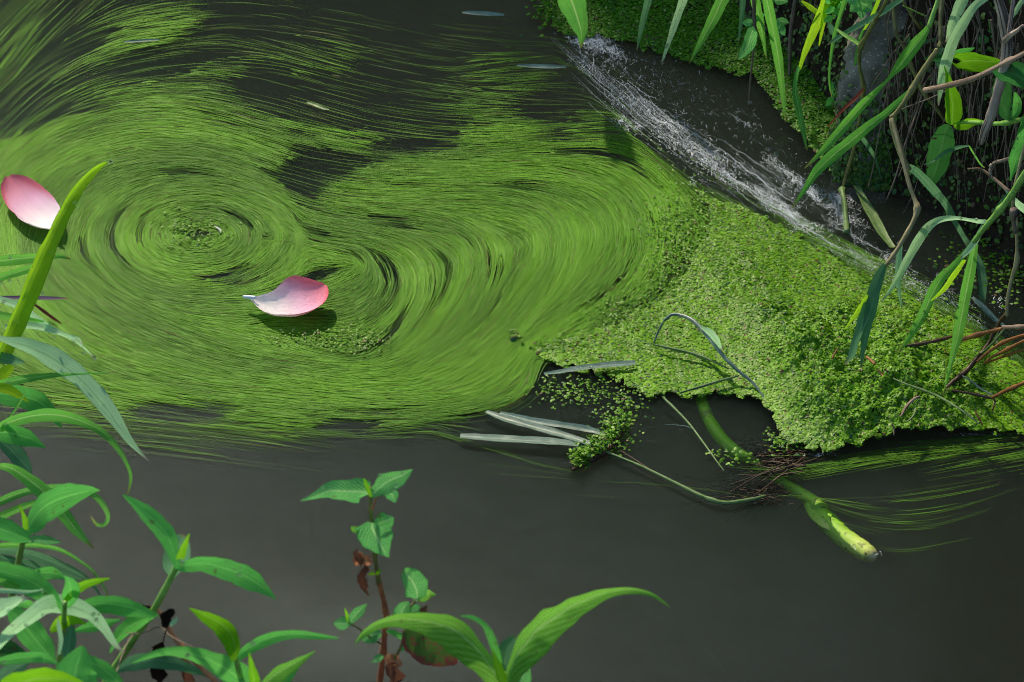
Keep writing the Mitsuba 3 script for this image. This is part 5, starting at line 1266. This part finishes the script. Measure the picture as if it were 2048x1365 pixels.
g = thing('dead_twig', 'brown dead twig with two blackened withered leaves behind the tall dayflower', 'twig')
stem(g, 'twig', [(292, 1213, 4), (312, 1219, 6), (325, 1234, 8), (338, 1258, 9), (352, 1280, 10), (366, 1297, 11), (384, 1316, 9), (405, 1340, 9), (428, 1362, 9), (455, 1400, 9)], (0.42, 0.36), 'mat_stem_red', rough=0.1, nodes=(0.5,), n=40)
leaf(g, 'withered_leaf', [(330, 1256, 8), (334, 1240, 24), (342, 1228, 20), (349, 1220, 5)], 0.42, 0.43, 'mat_leaf_black', wave=0.5, fold=0.5)
leaf(g, 'withered_leaf', [(328, 1288, 10), (326, 1305, 32), (322, 1328, 40), (316, 1346, 34), (312, 1360, 10)], 0.40, 0.35, 'mat_leaf_black', wave=0.4, fold=0.4)
stem(g, 'leaf_stalk', [(332, 1262, 3), (328, 1275, 3), (326, 1290, 3)], (0.42, 0.40), 'mat_leaf_black', n=8)
leaf(g, 'withered_leaf', [(362, 1318, 8), (368, 1335, 20), (372, 1360, 20), (376, 1390, 10)], 0.39, 0.33, 'mat_leaf_dead', wave=0.4, fold=0.5)
leaf(g, 'withered_leaf', [(280, 1212, 4), (290, 1216, 10), (300, 1218, 8), (310, 1222, 4)], 0.425, 0.42, 'mat_leaf_black', wave=0.5)
leaf(g, 'pale_scrap', [(340, 1252, 4), (346, 1246, 9), (353, 1240, 7), (354, 1234, 2)], 0.425, 0.43, 'mat_blade_pale')
stem(g, 'fibre', [(252, 1266, 2), (280, 1268, 2.5), (318, 1255, 2.5), (345, 1275, 2.5), (395, 1300, 2.5)], (0.41, 0.41), 'mat_dead_reed', n=20)
stem(g, 'fibre', [(232, 1348, 3), (244, 1312, 3), (258, 1280, 3), (272, 1265, 3)], (0.42, 0.42), 'mat_dead_reed', n=14)

g = thing('dayflower', 'dayflower with a lit yellow green upright leaf at the bottom left of centre', 'dayflower')
z = 0.44
stem(g, 'stem', [(500, 1440, 15), (488, 1385, 13), (476, 1335, 12), (471, 1312, 10)], (0.36, 0.45), 'mat_stem_green')
leaf(g, 'leaf', [(470, 1322, 10), (471, 1298, 28), (463, 1270, 38), (445, 1250, 36), (420, 1236, 26), (398, 1226, 14), (378, 1216, 2)], z + .01, z + .03, 'mat_leaf_yellow', roll='back', fold=0.3)
leaf(g, 'leaf', [(472, 1320, 8), (488, 1303, 20), (515, 1286, 24), (550, 1273, 22), (590, 1268, 17), (635, 1272, 13), (678, 1277, 2)], z, z - .01, 'mat_leaf', roll=30, fold=0.3)
leaf(g, 'leaf', [(510, 1385, 20), (482, 1360, 50), (448, 1336, 46), (412, 1318, 34), (375, 1307, 24), (335, 1304, 18), (300, 1312, 12), (263, 1327, 2)], z - .02, z - .02, 'mat_leaf', roll=25, fold=0.2)
leaf(g, 'bud_leaf', [(510, 1390, 12), (509, 1365, 22), (504, 1340, 16), (498, 1305, 1.6)], z + .02, z + .06, 'mat_leaf_yellow', roll='back', fold=0.5)
leaf(g, 'leaf', [(512, 1385, 10), (535, 1362, 28), (560, 1342, 30), (592, 1325, 18), (630, 1303, 2)], z + .02, z + .02, 'mat_willow', roll='back', fold=0.35)
leaf(g, 'leaf', [(516, 1400, 14), (540, 1372, 40), (570, 1350, 36), (596, 1332, 8)], z, z - .02, 'mat_leaf', roll=20)
leaf(g, 'leaf', [(232, 1342, 8), (265, 1326, 30), (310, 1320, 32), (355, 1328, 26), (392, 1342, 14), (412, 1352, 2)], z - .05, z - .05, 'mat_blade_teal', roll=20)
drops(g, [(505, 1287, 9), (375, 1311, 8)], z + 0.012)

# ------------------------------------------------------------------ heart leaved plant and the close willow leaved shoot
g = thing('heart_leaf_plant', 'red stemmed plant with heart shaped leaves standing before the dark water', 'plant')
stem(g, 'stem', [(750, 1430, 14), (758, 1375, 13), (765, 1320, 12), (769, 1270, 12), (772, 1232, 11), (766, 1196, 10), (758, 1165, 11)], (0.26, 0.40), 'mat_stem_red', nodes=(0.48, 0.78))
stem(g, 'stem', [(758, 1168, 10), (752, 1130, 9), (747, 1090, 9), (743, 1040, 8), (741, 1005, 8), (742, 975, 6)], (0.398, 0.50), 'mat_stem_olive', nodes=(0.0, 0.3, 0.75))
leaf(g, 'leaf', [(736, 990, 8), (731, 985, 40), (715, 984, 48), (690, 983, 42), (662, 982, 34), (640, 989, 20), (622, 996, 10), (601, 1002, 2)], 0.495, 0.49, 'mat_heart', roll=[20, 30], fold=0.25, wave=0.1)
leaf(g, 'leaf', [(742, 995, 6), (752, 982, 26), (768, 968, 40), (788, 957, 40), (806, 950, 24), (825, 939, 2)], 0.495, 0.51, 'mat_heart', roll=[20, 35], fold=0.3, wave=0.1)
leaf(g, 'leaf', [(762, 985, 6), (773, 984, 22), (784, 990, 26), (790, 1006, 3)], 0.49, 0.475, 'mat_heart', roll=10)
leaf(g, 'bud_leaf', [(742, 995, 5), (736, 980, 9), (731, 968, 8), (728, 957, 2)], 0.497, 0.51, 'mat_leaf_yellow')
stem(g, 'leaf_stalk', [(744, 1020, 5), (750, 1003, 4), (756, 990, 4)], (0.485, 0.495), 'mat_stem_red', n=8)
leaf(g, 'leaf', [(746, 1046, 26), (744, 1054, 66), (752, 1072, 68), (762, 1092, 44), (770, 1105, 18), (778, 1115, 2)], 0.475, 0.44, 'mat_heart', roll=[0, 10], fold=0.15)
leaf(g, 'leaf', [(750, 1052, 12), (764, 1045, 34), (776, 1042, 34), (785, 1034, 6)], 0.465, 0.47, 'mat_heart', roll=-15)
leaf(g, 'leaf', [(718, 1062, 8), (710, 1060, 14), (702, 1054, 3)], 0.47, 0.47, 'mat_willow')
leaf(g, 'dried_leaf', [(744, 1128, 8), (733, 1125, 22), (718, 1124, 26), (708, 1128, 14)], 0.43, 0.43, 'mat_leaf_tan', wave=0.6, fold=0.6)
leaf(g, 'dried_leaf', [(722, 1126, 8), (716, 1115, 16), (712, 1106, 12), (717, 1100, 4)], 0.43, 0.44, 'mat_leaf_dead', wave=0.5, fold=0.5)
leaf(g, 'dried_leaf', [(738, 1135, 10), (728, 1150, 20), (726, 1168, 16), (731, 1182, 8), (737, 1192, 2)], 0.43, 0.40, 'mat_leaf_dead', wave=0.5, fold=0.6)
leaf(g, 'sprout', [(750, 1148, 4), (744, 1148, 7), (737, 1150, 2)], 0.42, 0.42, 'mat_leaf_yellow')
leaf(g, 'sprout', [(752, 1148, 4), (758, 1145, 8), (763, 1140, 2)], 0.42, 0.425, 'mat_leaf_yellow')
leaf(g, 'leaf', [(833, 1198, 10), (834, 1185, 44), (826, 1165, 50), (814, 1150, 38), (805, 1143, 18)], 0.42, 0.45, 'mat_heart', roll=10, wave=0.1)
leaf(g, 'leaf', [(836, 1198, 8), (846, 1192, 20), (858, 1187, 18), (872, 1190, 2)], 0.42, 0.42, 'mat_willow', roll='back')
leaf(g, 'leaf', [(796, 1250, 10), (800, 1232, 30), (808, 1215, 30), (818, 1205, 8)], 0.39, 0.41, 'mat_heart', roll=10)
leaf(g, 'leaf', [(812, 1232, 8), (824, 1225, 26), (836, 1220, 22), (843, 1222, 4)], 0.40, 0.40, 'mat_heart', roll=10)
stem(g, 'side_stem', [(774, 1235, 5), (795, 1228, 5), (820, 1215, 5), (834, 1196, 5)], (0.37, 0.42), 'mat_stem_olive', n=14)
leaf(g, 'leaf', [(702, 1250, 6), (694, 1248, 22), (682, 1248, 26), (668, 1246, 6)], 0.40, 0.40, 'mat_heart', roll=20)
leaf(g, 'leaf', [(700, 1248, 6), (706, 1236, 18), (718, 1222, 22), (734, 1208, 2)], 0.40, 0.42, 'mat_heart', roll=20)
leaf(g, 'bud_leaf', [(697, 1245, 5), (693, 1232, 7), (689, 1217, 1.6)], 0.40, 0.42, 'mat_leaf_yellow')
stem(g, 'side_stem', [(764, 1290, 4), (740, 1275, 4), (718, 1258, 4), (702, 1249, 4)], (0.34, 0.40), 'mat_stem_olive', n=14)
leaf(g, 'leaf', [(728, 1284, 10), (738, 1274, 30), (752, 1268, 30), (764, 1270, 6)], 0.36, 0.37, 'mat_heart', roll=10)
leaf(g, 'leaf', [(773, 1262, 5), (788, 1266, 12), (806, 1276, 10), (815, 1283, 3)], 0.36, 0.36, 'mat_leaf', roll=10)
leaf(g, 'leaf', [(800, 1300, 8), (812, 1292, 24), (826, 1290, 22), (836, 1296, 4)], 0.36, 0.36, 'mat_heart', roll=10)
leaf(g, 'blushed_leaf', [(812, 1256, 10), (826, 1272, 52), (848, 1290, 66), (878, 1306, 56), (900, 1318, 34), (913, 1328, 6)], 0.40, 0.37, 'mat_leaf_rusty', 'dying leaf with a red brown rim and mottled green middle', roll=15, wave=0.1)
leaf(g, 'dried_leaf', [(842, 1252, 6), (848, 1234, 18), (852, 1222, 14), (856, 1212, 3)], 0.40, 0.42, 'mat_leaf_dead', wave=0.5, fold=0.5)
stem(g, 'side_stem', [(786, 1320, 6), (796, 1305, 6), (804, 1288, 6), (808, 1262, 5)], (0.33, 0.40), 'mat_stem_olive', n=14)
leaf(g, 'dried_leaf', [(768, 1318, 10), (780, 1322, 24), (795, 1326, 20), (802, 1332, 4)], 0.34, 0.33, 'mat_leaf_tan', wave=0.6, fold=0.5)
leaf(g, 'dried_leaf', [(772, 1328, 12), (780, 1345, 28), (788, 1370, 24), (794, 1400, 8)], 0.34, 0.28, 'mat_leaf_dead', wave=0.6, fold=0.5)
leaf(g, 'leaf', [(766, 1312, 6), (755, 1318, 16), (742, 1325, 3)], 0.35, 0.35, 'mat_heart', roll=10)
drops(g, [(646, 976, 6), (760, 951, 6), (805, 946, 6), (792, 972, 7), (787, 981, 6), (771, 1059, 4), (746, 1320, 7), (833, 1200, 5), (818, 1148, 4)], [.50, .51, .515, .508, .505, .475, .36, .425, .455])

g = thing('willow_leaf_shoot', 'close soft focus shoot with two long arching leaves at the bottom centre', 'plant')
z = 0.50
stem(g, 'stem', [(1012, 1470, 26), (1012, 1420, 24), (1011, 1375, 22), (1010, 1350, 14)], (0.36, 0.49), 'mat_stem_green')
leaf(g, 'leaf', [(1004, 1385, 16), (990, 1348, 34), (962, 1308, 52), (925, 1272, 64), (880, 1250, 56), (835, 1240, 38), (790, 1239, 24), (752, 1250, 17), (726, 1268, 12), (710, 1288, 2)], z, z - .01, 'mat_willow', roll='back', fold=0.35, n=40)
leaf(g, 'leaf', [(1012, 1385, 14), (1020, 1345, 34), (1045, 1295, 56), (1080, 1255, 66), (1120, 1228, 54), (1165, 1203, 36), (1210, 1186, 22), (1255, 1180, 14), (1295, 1186, 9), (1322, 1200, 5), (1339, 1214, 1.6)], z, z + .01, 'mat_willow', roll='back', fold=0.35, n=40)
leaf(g, 'leaf', [(1000, 1350, 10), (994, 1315, 17), (983, 1278, 16), (968, 1250, 11), (945, 1236, 8), (921, 1232, 2)], z - .01, z + .01, 'mat_leaf', roll=10)
leaf(g, 'leaf', [(1004, 1380, 16), (1006, 1345, 34), (1014, 1305, 38), (1024, 1282, 22), (1034, 1270, 4)], z - .02, z, 'mat_blade_teal', roll=-10)
leaf(g, 'leaf', [(1024, 1430, 24), (1038, 1385, 36), (1048, 1345, 28), (1054, 1318, 6)], z - .03, z - .02, 'mat_heart', roll=10)
leaf(g, 'bud_leaf', [(1006, 1375, 18), (998, 1345, 20), (990, 1318, 10), (984, 1300, 2)], z + .005, z + .015, 'mat_leaf_yellow', roll='back')
stem(g, 'spider_thread', [(1339, 1214, 0.4), (1380, 1262, 0.4), (1440, 1330, 0.4), (1475, 1375, 0.4)], (0.51, 0.44), 'mat_wood', n=8, sides=4)
